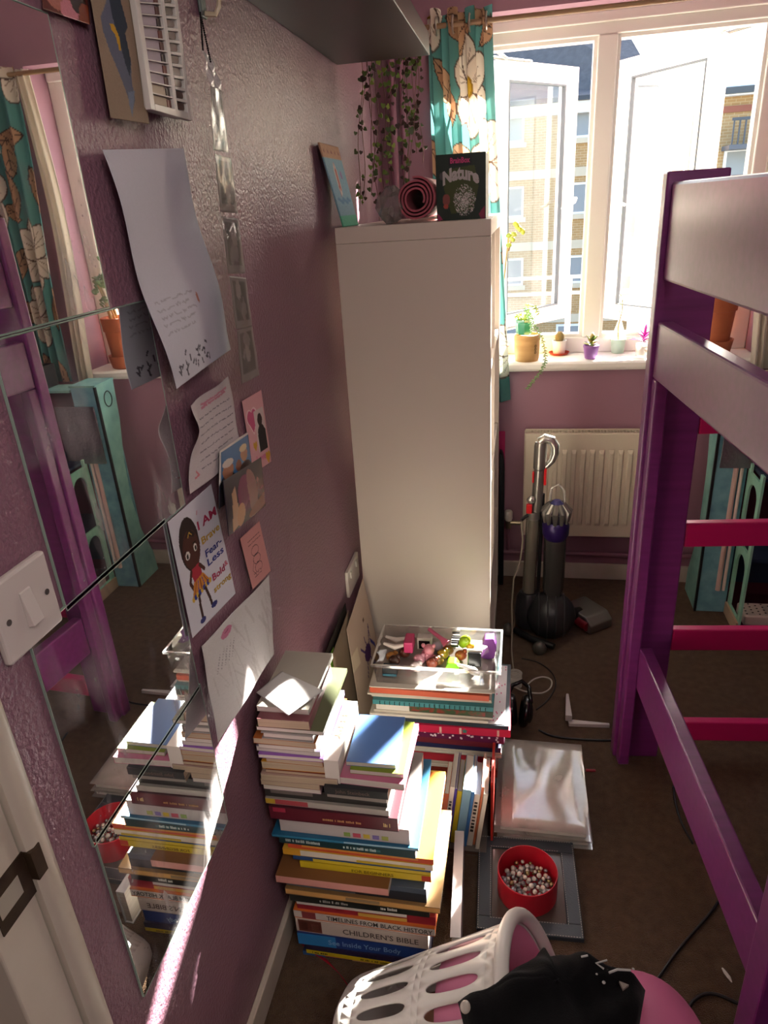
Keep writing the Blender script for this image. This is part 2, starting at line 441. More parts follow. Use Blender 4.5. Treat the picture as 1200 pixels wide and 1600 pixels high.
for z in (1.992, 1.006):
    for p0, p1 in (((.30, 2.92, z), (.52, 3.19, z)), ((1.24, 2.92, z), (1.06, 3.19, z)), ((.40, 2.92, z), (.43, 3.08, z)), ((1.16, 2.92, z), (1.15, 3.06, z))):
        wpart('stay', MB().tube([p0, p1], .006, 6), mat('#6d6a63', .4, .8))
# door frame at the near left
door = thing('door_1', 'white painted door frame with a bare metal strike plate', 'door frame', (0, .39, 0), kind='structure'); del door['category']
def dpart(name, mb, m, **k):
    o = obj(name, mb, m, door, **k); o.matrix_parent_inverse = Matrix.Translation((0, -.39, 0)); return o
DW = mat('#cbc3b5', .35, var=('#b7ad9d', 6, .3), key='doorwhite')
arch = MB(); arch.prism([(.462, 0), (.462, .010), (.458, .016), (.450, .019), (.434, .019), (.428, .015), (.427, 0)], lambda u, v, t: (v, u, t), 0, 2.0)
dpart('architrave', arch, DW, smooth=True)
dpart('jamb', MB().box(-.115, .010, .366, .4255, 0, 2.0), DW, bevel=.002)
dpart('stop', MB().box(-.115, -.045, .352, .3655, 0, 2.0), DW, bevel=.002)
dpart('jamb', MB().box(-.115, .010, DY0-.035, DY0+.005, 0, 2.0), DW, bevel=.002)
dpart('architrave', MB().box(0, .019, DY0-.075, DY0-.036, 0, 2.0), DW, bevel=.003)
dpart('head', MB().box(-.115, .019, DY0-.075, .462, 2.0005, 2.06), DW, bevel=.003)
STR = mat('#2a1d14', .5, .3, var=('#4a3a2a', 30, .3))
pz_ = .905
dpart('strike_plate', MB().box(.0101, .0118, .376, .4265, pz_-.030, pz_+.028).box(.0101, .0205, .4266, .441, pz_-.012, pz_+.026), STR)
dpart('latch_hole', MB().box(.01185, .0124, .380, .412, pz_-.012, pz_+.012), mat('#a9a294', .5))
# painted heating pipes
PIPE = mat('#8b5f70', .35)
for x, y, l in ((.055, 2.69, 'thicker mauve painted heating pipe rising in the wall corner'), (.088, 2.70, 'thinner mauve painted heating pipe rising beside the curtain')):
    tag(obj('heating_pipe', MB().lathe([(.013 if x < .07 else .010, 0), (.013 if x < .07 else .010, ZC)], 14, (x, y, 0)), PIPE, smooth=True), l, 'pipe')
tag(obj('heating_pipe', MB().tube([(.13, 2.708, .125), (1.9, 2.708, .125)], .011, 10), PIPE, smooth=True), 'mauve painted heating pipe running along above the skirting board', 'pipe')
# added fill lamp, unseen behind the viewer, lifts the dim interior
cl = thing('added_fill_lamp', 'added fill lamp with a round white globe, unseen behind the viewer', 'lamp', (1.0, -.30, ZC))
obj('base', MB().lathe([(.09, -.02), (.09, 0)], 24), mat('#e8e6e0', .4), cl, smooth=True)
obj('globe', MB().lathe([(.02, -.13), (.07, -.12), (.12, -.09), (.14, -.055), (.13, -.022), (.09, -.02)], 28), mat('#fff6e8', .4, emit=('#ffeeda', 1.5)), cl, smooth=True)  # glowing globe of the added fill lamp
ll = bpy.data.lights.new('fill_light', 'POINT'); ll.energy = FILL_W; ll.color = (1, .94, .88); ll.shadow_soft_size = .25  # unseen fill light added to brighten the room
lo = bpy.data.objects.new('fill_light', ll); lo.location = (0, 0, -.42); lo.parent = cl; COL.objects.link(lo)

# ------------------------------------------------------------------ outside
ground = struct('ground', MB().box(-60, 60, 4, 90, -6.1, -6.0), mat('#8d8a80', .9))
BRICK = bpy.data.materials.new('brick'); BRICK.use_nodes = True
_n = BRICK.node_tree.nodes; _l = BRICK.node_tree.links
_b = _n.new('ShaderNodeTexBrick'); _b.inputs['Color1'].default_value = lin('#b39064'); _b.inputs['Color2'].default_value = lin('#a98659'); _b.inputs['Mortar'].default_value = lin('#bda680')
_b.inputs['Scale'].default_value = 1.0; _b.inputs['Brick Width'].default_value = .3; _b.inputs['Row Height'].default_value = .1; _b.inputs['Mortar Size'].default_value = .012
_tc = _n.new('ShaderNodeTexCoord'); _mp = _n.new('ShaderNodeMapping'); _mp.inputs['Rotation'].default_value = (math.pi/2, 0, 0)
_l.new(_tc.outputs['Object'], _mp.inputs[0]); _l.new(_mp.outputs[0], _b.inputs['Vector']); _l.new(_b.outputs[0], _n['Principled BSDF'].inputs['Base Color'])
_n['Principled BSDF'].inputs['Roughness'].default_value = .85
STONE = mat('#cbbfa8', .8); SLATE = mat('#6e6a6a', .7, var=('#5c5858', 4, .3), bump=(8, .4, .05)); WGLASS = mat('#8f9498', .35, spec=.4); WFR = mat('#e6e8ea', .5)
BY = 34.0
def ext_window(root, cx, cz, w_, h_, y, cill=True):
    f = MB(); t = .09
    f.box(cx-w_/2, cx+w_/2, y-.10, y, cz-h_/2, cz-h_/2+t).box(cx-w_/2, cx+w_/2, y-.10, y, cz+h_/2-t, cz+h_/2)
    f.box(cx-w_/2, cx-w_/2+t, y-.10, y, cz-h_/2+t, cz+h_/2-t).box(cx+w_/2-t, cx+w_/2, y-.10, y, cz-h_/2+t, cz+h_/2-t)
    o = obj('window', f, WFR, root)
    obj('pane', MB().box(cx-w_/2+t, cx+w_/2-t, y-.05, y-.01, cz-h_/2+t, cz+h_/2-t), WGLASS, o)
    if cill: obj('cill', MB().box(cx-w_/2-.1, cx+w_/2+.1, y-.16, y, cz-h_/2-.2, cz-h_/2-.005), STONE, o)
b1 = thing('apartment_block', 'tan brick apartment block with a grey slate roof behind the mullion', 'building', (0, 0, 0))
xr = PY(996, 300, BY)[0]; xl = -9.0
ze = PY(925, 152, BY)[2]; zb = -6.0
obj('facade', MB().box(xl, xr, BY, BY+9, zb, ze), BRICK, b1)
zr = PY(900, 62, BY+4.5)[2]
xr2 = xr+.5
roof_m = MB()
roof_m.add([(xl, BY-.5, ze), (xr2, BY-.5, ze), (xr2-1.6, BY+4.5, zr+1.2), (PY(905, 66, BY+4.5)[0]-2.2, BY+4.5, zr+1.2), (PY(800, 66, BY+4.5)[0], BY+3.0, ze+.9), (xl, BY+3, ze+.9),
            (xl, BY+9.5, ze), (xr2, BY+9.5, ze)],
           [(0, 1, 2, 3, 4, 5), (1, 7, 2), (7, 6, 5, 4, 3, 2), (6, 0, 5), (0, 6, 7, 1)])
obj('roof', roof_m, SLATE, b1)
obj('gutter', MB().box(xl, xr2, BY-.62, BY-.48, ze-.12, ze+.04), mat('#3c4048', .5), b1)
obj('fascia', MB().box(xl, xr+.3, BY-.45, BY-.004, ze-.55, ze-.125), WFR, b1)
for (px, y0, y1) in ((912, 168, 215), (906, 285, 334), (899, 399, 442), (888, 506, 545)):
    a, b = PY(px, y0, BY), PY(px, y1, BY)
    ext_window(b1, (a[0]+b[0])/2, (a[2]+b[2])/2, 1.15, a[2]-b[2], BY-.004)
    ext_window(b1, PY(795, y0+10, BY)[0], (a[2]+b[2])/2, 1.3, a[2]-b[2], BY-.004)
for y0 in (262, 375, 490):
    z = PY(905, y0+6, BY)[2]; obj('band_course', MB().box(xl, xr, BY-.08, BY-.004, z-.18, z+.18), STONE, b1)
B2 = 30.0
b2 = thing('balcony_block', 'low tan brick block with a dark railed balcony under a flat roof', 'building', (0, 0, 0))
x0 = PY(1122, 200, B2)[0]; z_roof = PY(1180, 148, B2)[2]
obj('facade', MB().box(x0, x0+9, B2, B2+8, -6, z_roof), BRICK, b2)
obj('roof', MB().box(x0-.4, x0+9.4, B2-.4, B2+8.4, z_roof, z_roof+.3), WFR, b2)
obj('gutter', MB().box(x0-.4, x0+9.4, B2-.5, B2-.41, z_roof+.05, z_roof+.25), mat('#4c5054', .5), b2)
zt, zb2 = PY(1175, 183, B2-1)[2], PY(1172, 224, B2-1)[2]
obj('balcony_slab', MB().box(x0+.2, x0+6, B2-1.05, B2-.003, zb2-.15, zb2), mat('#5c6068', .6), b2)
DKRAIL = mat('#4b5058', .5)
obj('handrail', MB().box(x0+.2, x0+6, B2-1.05, B2-.97, zt-.06, zt+.03), DKRAIL, b2)
for k in range(30):
    xx = x0+.25+k*.19
    obj('baluster', MB().box(xx, xx+.05, B2-1.03, B2-.99, zb2, zt-.061), DKRAIL, b2)
ext_window(b2, x0+1.6, PY(1172, 262, B2)[2], 2.6, 1.3, B2-.004, False)
obj('band', MB().box(x0, x0+9, B2-.06, B2-.004, PY(1175, 168, B2)[2]-.1, PY(1175, 168, B2)[2]+.1), mat('#9c5f4c', .7), b2)
gr = thing('guard_rail', 'thin white guard rail running outside below the window', 'railing', (1, 3.9, .8))
RW = mat('#e6e6e2', .4)
for py_ in (432, 457):
    z = PY(900, py_, 3.9)[2]; o = obj('rail', MB().tube([(-.6, 3.9, z), (2.6, 3.9, z)], .008, 8), RW, gr); o.matrix_parent_inverse = Matrix.Translation((-1, -3.9, -.8))
for x in (-.5, .745, 1.9):
    o = obj('post', MB().box(x-.014, x+.014, 3.908, 3.93, -.4, PY(900, 432, 3.9)[2]), RW, gr); o.matrix_parent_inverse = Matrix.Translation((-1, -3.9, -.8))
o = obj('bracket', MB().box(-.6, 2.6, 2.935, 3.94, -.5, -.4), mat('#b7b2a8', .8), gr); o.matrix_parent_inverse = Matrix.Translation((-1, -3.9, -.8)); o.name = 'ledge'
# ================================================================== BOOKCASE, SHELF
CABW = mat('#cbbfb2', .42, bump=(60, .04, .001))
bc = thing('bookcase', 'tall white cube bookcase turned with its plain end panel to the room', 'bookcase', (.23, 2.215, 0))
def at_root(o, root): o.matrix_parent_inverse = Matrix.Translation(tuple(-q for q in root.location)); return o
def part(root, name, mb, m, **k): return at_root(obj(name, mb, m, root, **k), root)
cx0, cx1, cy0, cy1, ch = .035, .425, 1.83, 2.60, 1.472
part(bc, 'top_panel', MB().box(cx0, cx1, cy0, cy1, ch-.038, ch), CABW, bevel=.0012)
part(bc, 'bottom_panel', MB().box(cx0, cx1, cy0, cy1, 0, .038), CABW, bevel=.0012)
part(bc, 'end_panel', MB().box(cx0, cx1, cy0+.0005, cy0+.038, .0385, ch-.0385), CABW, bevel=.0012)
part(bc, 'end_panel', MB().box(cx0, cx1, cy1-.038, cy1-.0005, .0385, ch-.0385), CABW, bevel=.0012)
part(bc, 'divider', MB().box(cx0+.004, cx1-.004, 2.207, 2.223, .0385, ch-.0385), CABW)
for k in range(1, 4):
    z = .038+k*(ch-.076)/4
    for a, b in ((cy0+.0385, 2.2065), (2.2235, cy1-.0385)):
        part(bc, 'shelf', MB().box(cx0+.004, cx1-.004, a, b, z-.008, z+.008), CABW)
# things in the lowest visible cubes, seen past the panel edge
sh = thing('wall_shelf', 'thick black-brown floating shelf high on the wall', 'shelf', (.126, 1.6, 1.87))
part(sh, 'board', MB().box(.001, .252, 1.02, 2.135, 1.87, 1.92), mat('#2b2422', .38, bump=(120, .08, .001)), bevel=.0015)

# ================================================================== BED
BA = math.atan(.095)
PUR = mat('#7d3078', .30, spec=.6, streak=('#6e2869', (3, 60, 60)), bump=(70, .03, .001), coat=.5, key='purple')
PURD = mat('#5c2263', .3, spec=.5, key='purple2')
PINK = mat('#c01d63', .3, spec=.5)
bed = thing('loft_bed', 'glossy purple painted loft bed with pink ladder rungs at its end', 'bed', (.797, 1.655, 0), BA)
def bpart(name, mb, m, bv=.004): return obj(name, mb, m, bed, bevel=bv)
bpart('end_post', MB().box(-.008, .118, .001, .036, 0, 1.545), PUR)
bpart('stile', MB().box(0, .030, -.033, 0, 0, 1.119), PUR)
bpart('end_post', MB().box(.86, .99, .001, .036, 0, 1.545), PUR)
bpart('guard_board', MB().box(.002, .028, -2.0, 0, 1.332, 1.525), PUR, .006)
bpart('side_rail', MB().box(0, .034, -2.0, 0, 1.12, 1.245), PUR, .005)
bpart('lower_rail', MB().box(.026, .058, -2.0, -.0335, .275, .405), PUR)
bpart('ladder_upright', MB().box(.0, .045, -.90, -.845, 0, 1.119), PUR)
bpart('guard_board', MB().box(.955, .98, -2.0, 0, 1.332, 1.525), PUR)
bpart('side_rail', MB().box(.95, .984, -2.0, 0, 1.12, 1.245), PUR)
bpart('lower_rail', MB().box(.93, .96, -2.0, 0, .275, .405), PUR)
bpart('end_post', MB().box(-.008, .118, -2.036, -2.001, 0, 1.545), PUR)
bpart('end_post', MB().box(.86, .99, -2.036, -2.001, 0, 1.545), PUR)
for z in (.125, .435, .748, 1.045):
    bpart('rung', MB().box(.1185, .8595, .004, .030, z-.066, z), PINK)
bpart('end_board', MB().box(.1185, .8595, .006, .028, 1.36, 1.53), PUR)
WOODS = mat('#b08a5c', .6, streak=('#946f45', (2, 40, 40)))
for k in range(13):
    y = -1.95+k*.148
    bpart('slat', MB().box(.035, .949, y, y+.07, 1.135, 1.153), WOODS, .002)

# ================================================================== RADIATOR
RY = 2.645
p00, p10 = PY(822, 672, RY), PY(812, 832, RY)
rx0, rx1, rz0, rz1 = .525, 1.00, .235, .675
RADW = mat('#d3c8b3', .4)
rad = thing('radiator', 'cream panel radiator on the wall below the windowsill', 'radiator', (.76, RY, rz0))
part(rad, 'front_panel', MB().box(rx0, rx1, RY, RY+.012, rz0, rz1), RADW, bevel=.004)
part(rad, 'rear_panel', MB().box(rx0, rx1, RY+.055, RY+.067, rz0, rz1), RADW, bevel=.004)
nr = 12; pitch = (rx1-rx0-.055)/nr
for k in range(nr):
    xx = rx0+.03+pitch*(k+.5); hw = pitch*.33
    q = MB(); d = .008
    q.add([(xx-hw, RY-.0002, rz0+.05), (xx+hw, RY-.0002, rz0+.05), (xx+hw, RY-.0002, rz1-.065), (xx-hw, RY-.0002, rz1-.065),
           (xx-hw*.6, RY-d, rz0+.065), (xx+hw*.6, RY-d, rz0+.065), (xx+hw*.6, RY-d, rz1-.08), (xx-hw*.6, RY-d, rz1-.08)],
          [(0, 1, 2, 3), (4, 7, 6, 5), (0, 4, 5, 1), (1, 5, 6, 2), (2, 6, 7, 3), (3, 7, 4, 0)])
    part(rad, 'rib', q, RADW, bevel=.002)
part(rad, 'side_cover', MB().box(rx0-.002, rx0+.001, RY+.0125, RY+.0545, rz0+.02, rz1-.004), RADW)
part(rad, 'side_cover', MB().box(rx1-.001, rx1+.002, RY+.0125, RY+.0545, rz0+.02, rz1-.004), RADW)
gq = MB().box(rx0, rx1, RY+.0125, RY+.018, rz1-.010, rz1-.001).box(rx0, rx1, RY+.049, RY+.0545, rz1-.010, rz1-.001)
k = 0
while rx0+.02+k*.012 < rx1-.005:
    xx = rx0+.02+k*.012; gq.box(xx, xx+.004, RY+.018, RY+.049, rz1-.008, rz1-.003); k += 1
o = part(rad, 'top_grille', gq, RADW)
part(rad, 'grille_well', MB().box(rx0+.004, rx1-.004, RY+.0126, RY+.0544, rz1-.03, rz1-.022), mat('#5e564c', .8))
VALVE = mat('#e2dcd0', .35); BRASS = mat('#b4a78c', .3, .9)
for sx, lab in ((-1, 0), (1, 0)):
    ex = rx0-.06 if sx < 0 else rx1+.06
    bz = .275
    part(rad, 'valve_cap', MB().lathe([(.014, .012), (.0165, .02), (.0165, .05), (.013, .055)], 14, (ex, RY+.035, bz)), VALVE, smooth=True)
    part(rad, 'valve_body', MB().lathe([(.010, -.025), (.012, -.02), (.012, .0118)], 12, (ex, RY+.035, bz)).tube([(ex, RY+.035, bz), (rx0 if sx < 0 else rx1, RY+.035, bz)], .009, 10), BRASS, smooth=True)
    part(rad, 'pipe_tail', MB().tube([(ex, RY+.035, bz-.026), (ex, RY+.045, .20), (ex, RY+.06, .138)], .0075, 8), PIPE, smooth=True)

# ================================================================== CURTAINS
def flower(cv, cx, cy, r, rot=0.0, tone='#d8cdbd'):
    for k in range(6):
        a = rot+k*math.pi/3
        px, py = cx+math.cos(a)*r*.55, cy+math.sin(a)*r*.55
        cv.ell(px, py, r*.54, r*.42, '#5b4a42', a); cv.ell(px, py, r*.50, r*.38, tone, a)
        for d in (-.25, 0, .25): cv.line([(cx+math.cos(a+d*.4)*r*.25, cy+math.sin(a+d*.4)*r*.25), (cx+math.cos(a+d)*r*.8, cy+math.sin(a+d)*r*.8)], .0035, '#8d7d70')
    cv.ell(cx, cy, r*.2, r*.24, '#8a6a1c'); cv.ell(cx, cy, r*.14, r*.2, '#c09a30')
def leaf(cv, cx, cy, l, w_, ang, tone='#a98568'):
    def q(s): 
        pts = []
        for i in range(13):
            t = i/12; pts.append((t*l-l/2, s*w_*math.sin(math.pi*t)**.8))
        return pts
    pts = q(1)+q(-1)[::-1]; ca, sa = math.cos(ang), math.sin(ang)
    tr = lambda x, y, k=1.0: (cx+ca*x*k-sa*y*k, cy+sa*x*k+ca*y*k)
    cv.poly([tr(x, y) for x, y in pts], '#3f2f2a'); cv.poly([tr(x, y, .93) for x, y in pts], tone)
    cv.line([tr(-l/2, 0), tr(l*.45, 0)], .0035, '#4a3a33')
    for s in (-1, 1):
        for t in (-.25, 0, .2): cv.line([tr(t*l, 0), tr(t*l+l*.16, s*w_*.6)], .003, '#4a3a33')
def curtain_canvas(nu, nv, wu, hv, seed):
    cv = Canvas(nu, nv, '#568c89', wu, hv); r = random.Random(seed)
    cells = []
    gx = max(2, int(wu/.26)); gy = int(hv/.22)
    for j in range(gy+1):
        for i in range(gx+1):
            cells.append((i, j))
    for i, j in cells:
        x = (i+.5*(j % 2))*.26+r.uniform(-.03, .03); y = j*.22+r.uniform(-.03, .03)
        if (i+2*j) % 3 != 0:
            leaf(cv, x, y, r.uniform(.17, .24), r.uniform(.04, .06), r.uniform(0, 6.28))
            if r.random() < .6: leaf(cv, x+.06, y+.07, r.uniform(.14, .19), r.uniform(.032, .046), r.uniform(0, 6.28), '#b48c6c')
    for i, j in cells:
        x = (i+.5*(j % 2))*.26+r.uniform(-.03, .03); y = j*.22+r.uniform(-.03, .03)
        if (i+2*j) % 3 == 0: flower(cv, x, y, r.uniform(.12, .15), r.uniform(0, 1))
    return cv
CURT = print_mat(.85, .1, translucent=.25)
LIN = mat('#d9d0bd', .9)
cl_ = thing('curtain', 'teal curtain with white flowers and tan leaves hanging behind the bookcase', 'curtain', (.32, 2.665, .80))
cv = curtain_canvas(150, 330, .62, 1.28, 5)
def left_curtain(s, t):
    z = 2.075-t*1.275
    if t < .02: z -= .012*math.cos(s*22)
    wd = .205+.065*t**1.2
    x = .185+s*wd+.012*t
    ph = s*math.pi*7.5
    am = .030*(1-.25*t)
    return (x+.010*math.sin(ph*2)*.6, 2.668-am*math.sin(ph), z)
o = print_mesh('fabric', cv, left_curtain, CURT, cl_); at_root(o, cl_)
RING = mat('#c8c2b4', .3, .9)
for k in range(4):
    x = .215+k*.053
    q = MB(); q.tube([(x, 2.664+.024*math.cos(a), 2.036+.024*math.sin(a)) for a in [2*math.pi*i/16 for i in range(16)]], .0035, 6, closed=True)
    part(cl_, 'eyelet', q, RING, smooth=True)
cr_ = thing('curtain', 'teal flowered curtain with cream lining bunched by the terracotta pot', 'curtain', (1.40, 2.655, .85))
cv = curtain_canvas(110, 260, .5, 1.2, 11)
def right_curtain(s, t):
    z = 2.06-t*1.18
    pinch = 1-.45*smoothstep(.1, .8, t)
    x = 1.44+(s-.5)*.22*pinch+.02*t
    return (x, 2.655+.020*math.sin(s*math.pi*7), z)
o = print_mesh('fabric', cv, right_curtain, CURT, cr_); at_root(o, cr_)
def lining(s, t):
    z = 2.05-t*1.15
    x = 1.285+.055*s+.03*smoothstep(.3, 1, t)-.02*math.sin(t*3)
    return (x, 2.672+.014*math.sin(s*math.pi*5+t*2), z)
cvl = Canvas(24, 60, '#d6cdbc', 1, 1).speck(.04)
o = print_mesh('lining', cvl, lining, print_mat(.9, .1, translucent=.35), cr_); at_root(o, cr_)
rod = thing('curtain_rod', 'thin brown curtain rod across the top of the window', 'curtain rod', (.8, 2.664, 2.03))
part(rod, 'pole', MB().tube([(.14, 2.664, 2.036), (1.62, 2.664, 2.036)], .008, 12), mat('#8a6c4e', .4), smooth=True)
for x in (.150, 1.60): part(rod, 'bracket', MB().box(x-.012, x+.012, 2.674, 2.7298, 2.02, 2.05), BRASS)

# ================================================================== VACUUM CLEANER
VY = 2.30
SIL = mat('#8d8a84', .28, .75); DKG = mat('#2a2a2c', .35, .2); BLK = mat('#121214', .4); REDP = mat('#c4161c', .3); LSIL = mat('#b9b5ad', .25, .8); VPUR = mat('#2a1a52', .3, .2)
vb = PZ(858, 1000, 0.0)
vac = thing('vacuum_cleaner', 'silver and purple upright vacuum cleaner parked before the radiator', 'vacuum cleaner', (.60, 2.28, 0))
def V3(px, py, y=VY): return Vector(PY(px, py, y))
def vpart(name, mb, m, **k): return part(vac, name, mb, m, **k)
ballc = Vector((.63, 2.27, .092))
vpart('ball', MB().ball(ballc, .09, 24, sc=(1.0, .95, 1)), DKG, smooth='all')
rib = MB()
for d in (-.045, -.015, .015, .045):
    rr = math.sqrt(.0905**2-d*d)+.0008
    rib.tube([(ballc.x+d, ballc.y+rr*.95*math.cos(a), ballc.z+rr*math.sin(a)) for a in [2*math.pi*i/28 for i in range(28)]], .003, 5, closed=True)
vpart('ball_ribs', rib, mat('#4a4a4c', .3, .4), smooth=True)
vpart('wand_base', MB().lathe([(.045, .03), (.05, .08), (.043, .15), (.032, .17)], 18, (.548, 2.30, 0)), DKG, smooth=True)
lowt = (V3(825, 932), V3(838, 806))
lowt = (Vector((.548, 2.30, .172)), Vector((.556, 2.30, .475)))
vpart('hose_tube', MB().tube([lowt[0], lowt[1]], .024, 20), mat('#9c9686', .25, .7), smooth=True)
vpart('spine_rail', MB().tube([(.582, 2.31, .16), (.588, 2.31, .56)], .007, 10), BLK, smooth=True)
vpart('collar', MB().tube([(.556, 2.30, .47), (.5565, 2.30, .50)], .0255, 18), SIL, smooth=True)
vpart('release_clip', MB().box(.531, .551, 2.268, 2.282, .50, .535), REDP, bevel=.003)
vpart('knuckle', MB().ball((.548, 2.278, .548), .016, 12, sc=(1, .6, 1)), LSIL, smooth='all')
vpart('upper_wand', MB().tube([(.566, 2.30, .50), (.570, 2.30, .60), (.572, 2.30, .655)], [.019, .019, .0165], 18), SIL, smooth=True)
vpart('wand_clip', MB().box(.588, .597, 2.288, 2.302, .60, .662), REDP, bevel=.002)
vpart('wand_clip', MB().box(.549, .555, 2.285, 2.298, .61, .65), REDP, bevel=.002)
vpart('grip', MB().tube([(.572, 2.30, .655), (.5725, 2.30, .66), (.574, 2.30, .738), (.575, 2.302, .752)], [.0165, .0215, .0215, .019], 18), SIL, smooth=True)
loop = [(.572, 2.30, .754), (.588, 2.30, .766), (.610, 2.30, .760), (.622, 2.30, .740), (.623, 2.30, .715), (.614, 2.30, .688), (.600, 2.30, .670), (.586, 2.30, .658)]
vpart('handle_loop', MB().tube(loop, [.017, .017, .016, .015, .014, .012, .009, .008], 12), LSIL, smooth=True)
vpart('bin', MB().lathe([(.034, .17), (.038, .20), (.04, .36), (.038, .42)], 22, (.635, 2.285, 0)), mat('#3a3836', .12, .1, coat=.5), smooth=True)
vpart('shroud', MB().lathe([(.036, .40), (.046, .42), (.047, .455), (.038, .47)], 22, (.635, 2.283, 0)), VPUR, smooth=True)
cyc = MB()
for k in range(11):
    a = 2*math.pi*k/11; c, s_ = math.cos(a), math.sin(a)
    cyc.tube([(.635+.022*c, 2.283+.022*s_, .535), (.635+.045*c, 2.283+.045*s_, .51), (.635+.040*c, 2.283+.040*s_, .468)], [.009, .011, .006], 8)
vpart('cyclone', cyc, SIL, smooth=True)
vpart('cyclone_cap', MB().lathe([(.03, .50), (.026, .535), (.012, .548)], 18, (.635, 2.283, 0)), mat('#5a5890', .25, .5), smooth=True)
vpart('carry_handle', MB().tube([(.612, 2.30, .54), (.615, 2.30, .585), (.64, 2.30, .60), (.66, 2.30, .575), (.662, 2.29, .53)], .0045, 8), mat('#bfbab0', .15, .1, alpha=.8), smooth=True)
vpart('head', MB().prism([(-.09, 0), (.09, 0), (.09, .035), (.06, .06), (-.06, .06), (-.09, .035)], lambda u, v, t: tuple(Vector((.765, 2.385, .003))+rotz(math.radians(-52)) @ Vector((u, t, v))), -.055, .055), SIL, bevel=.006)
vpart('brush_bar', MB().tube([tuple(Vector((.765, 2.385, .03))+rotz(math.radians(-52)) @ Vector((s_*.075, -.055, 0))) for s_ in (-1, 1)], .018, 12), mat('#6e1420', .4), smooth=True)
vpart('neck', MB().tube([(.65, 2.30, .06), (.70, 2.335, .05), (.745, 2.37, .045)], [.035, .028, .022], 12), BLK, smooth=True)
vpart('foot', MB().tube([(.50, 2.25, .03), (.56, 2.20, .028), (.64, 2.16, .026)], .012, 10), BLK, smooth=True)
vpart('wheel', MB().ball((.588, 2.145, .026), .026, 14, sc=(1, .75, 1)), mat('#58564e', .4, .3), smooth='all')
vpart('wheel', MB().ball((.475, 2.255, .026), .026, 14, sc=(.75, 1, 1)), mat('#58564e', .4, .3), smooth='all')
vpart('cord_hook', MB().tube([(.556, 2.30, .49), (.53, 2.28, .485), (.515, 2.27, .475)], .006, 8), DKG, smooth=True)
crd = [(.514, 2.262, .474), (.522, 2.258, .40), (.515, 2.25, .33), (.492, 2.245, .25), (.487, 2.235, .15), (.49, 2.21, .05), (.49, 2.15, .006), (.50, 2.0, .004)]
vpart('cord', MB().tube(crd, .0032, 6), mat('#8d8474', .5), smooth=True)

# ================================================================== BLACK CASE AND PINK PANEL by the far end of the bookcase
bk = thing('black_case', 'tall black soft case with a curved top standing beyond the bookcase', 'case', (.437, 2.665, 0))
q = MB(); q.prism([(.4265, 0), (.447, 0), (.447, .50), (.446, .545), (.442, .575), (.436, .59), (.4265, .595)], lambda u, v, t: (u, t, v), 2.635, 2.70)
part(bk, 'body', q, mat('#0d0d12', .6, bump=(80, .2, .002)), bevel=.003, smooth=True)
pp = tag(obj('art_board', MB().box(.40, .447, 2.7045, 2.7135, .145, .665), mat('#b0205c', .5), bevel=.002), 'magenta pink art board leaning upright behind the black case', 'board')

# ================================================================== DOLLHOUSE
TEAL = mat('#6fa09a', .6, var=('#8fc0b4', 14, .2)); TEALB = mat('#5d8ea0', .6, var=('#7fb4bc', 22, .22)); MINT = mat('#86c2a8', .6, var=('#a5d8c0', 18, .25)); DBLK = mat('#14161a', .6)
CARD = mat('#b99f84', .8); NAVY = mat('#1c2c44', .6); MAR = mat('#4a1626', .6); PNKW = mat('#d7b7ad', .5)
dh = thing('dollhouse', 'large mint and teal toy dollhouse with arched openings standing behind the bed', 'dollhouse', (1.5, 2.5, 0))
def hpart(name, mb, m, **k): return part(dh, name, mb, m, **k)
# flared side panel
fl = [(2.42, 0), (2.655, 0), (2.655, .92), (2.50, .92), (2.50, .72), (2.545, .55), (2.56, .40), (2.535, .25), (2.46, .14), (2.42, .06)]
hpart('side_panel', MB().prism([(2.50, 0), (2.665, 0), (2.655, .10), (2.60, .24), (2.575, .40), (2.585, .58), (2.62, .76), (2.63, .92), (2.50, .92)], lambda u, v, t: (t, u, v), 1.186, 1.190), TEAL)
hpart('edge_strip', MB().box(1.184, 1.192, 2.488, 2.4995, .001, .92), DBLK)
hpart('tower_front', MB().box(1.1925, 1.296, 2.492, 2.498, .001, .92), TEALB)
hpart('tower_back', MB().box(1.1925, 1.296, 2.60, 2.606, .001, .92), TEALB)
hpart('tower_top', MB().box(1.184, 1.30, 2.488, 2.632, .9205, .928), TEAL)
hpart('round_window', MB().tube([(1.1845, 2.565+.027*math.cos(a), .855+.032*math.sin(a)) for a in [2*math.pi*i/24 for i in range(24)]], .0022, 5, closed=True), DBLK)
hpart('drainpipe', MB().tube([(1.258, 2.486, .10), (1.258, 2.486, .62)], .009, 8), PNKW, smooth=True)
hpart('drainpipe', MB().tube([(1.278, 2.486, .10), (1.278, 2.486, .62)], .006, 8), mat('#ead9cf', .5), smooth=True)
hpart('silver_panel', MB().box(1.20, 1.375, 2.474, 2.480, .60, .845), mat('#8a8a90', .25, .7, bump=(90, .5, .004)), bevel=.001)
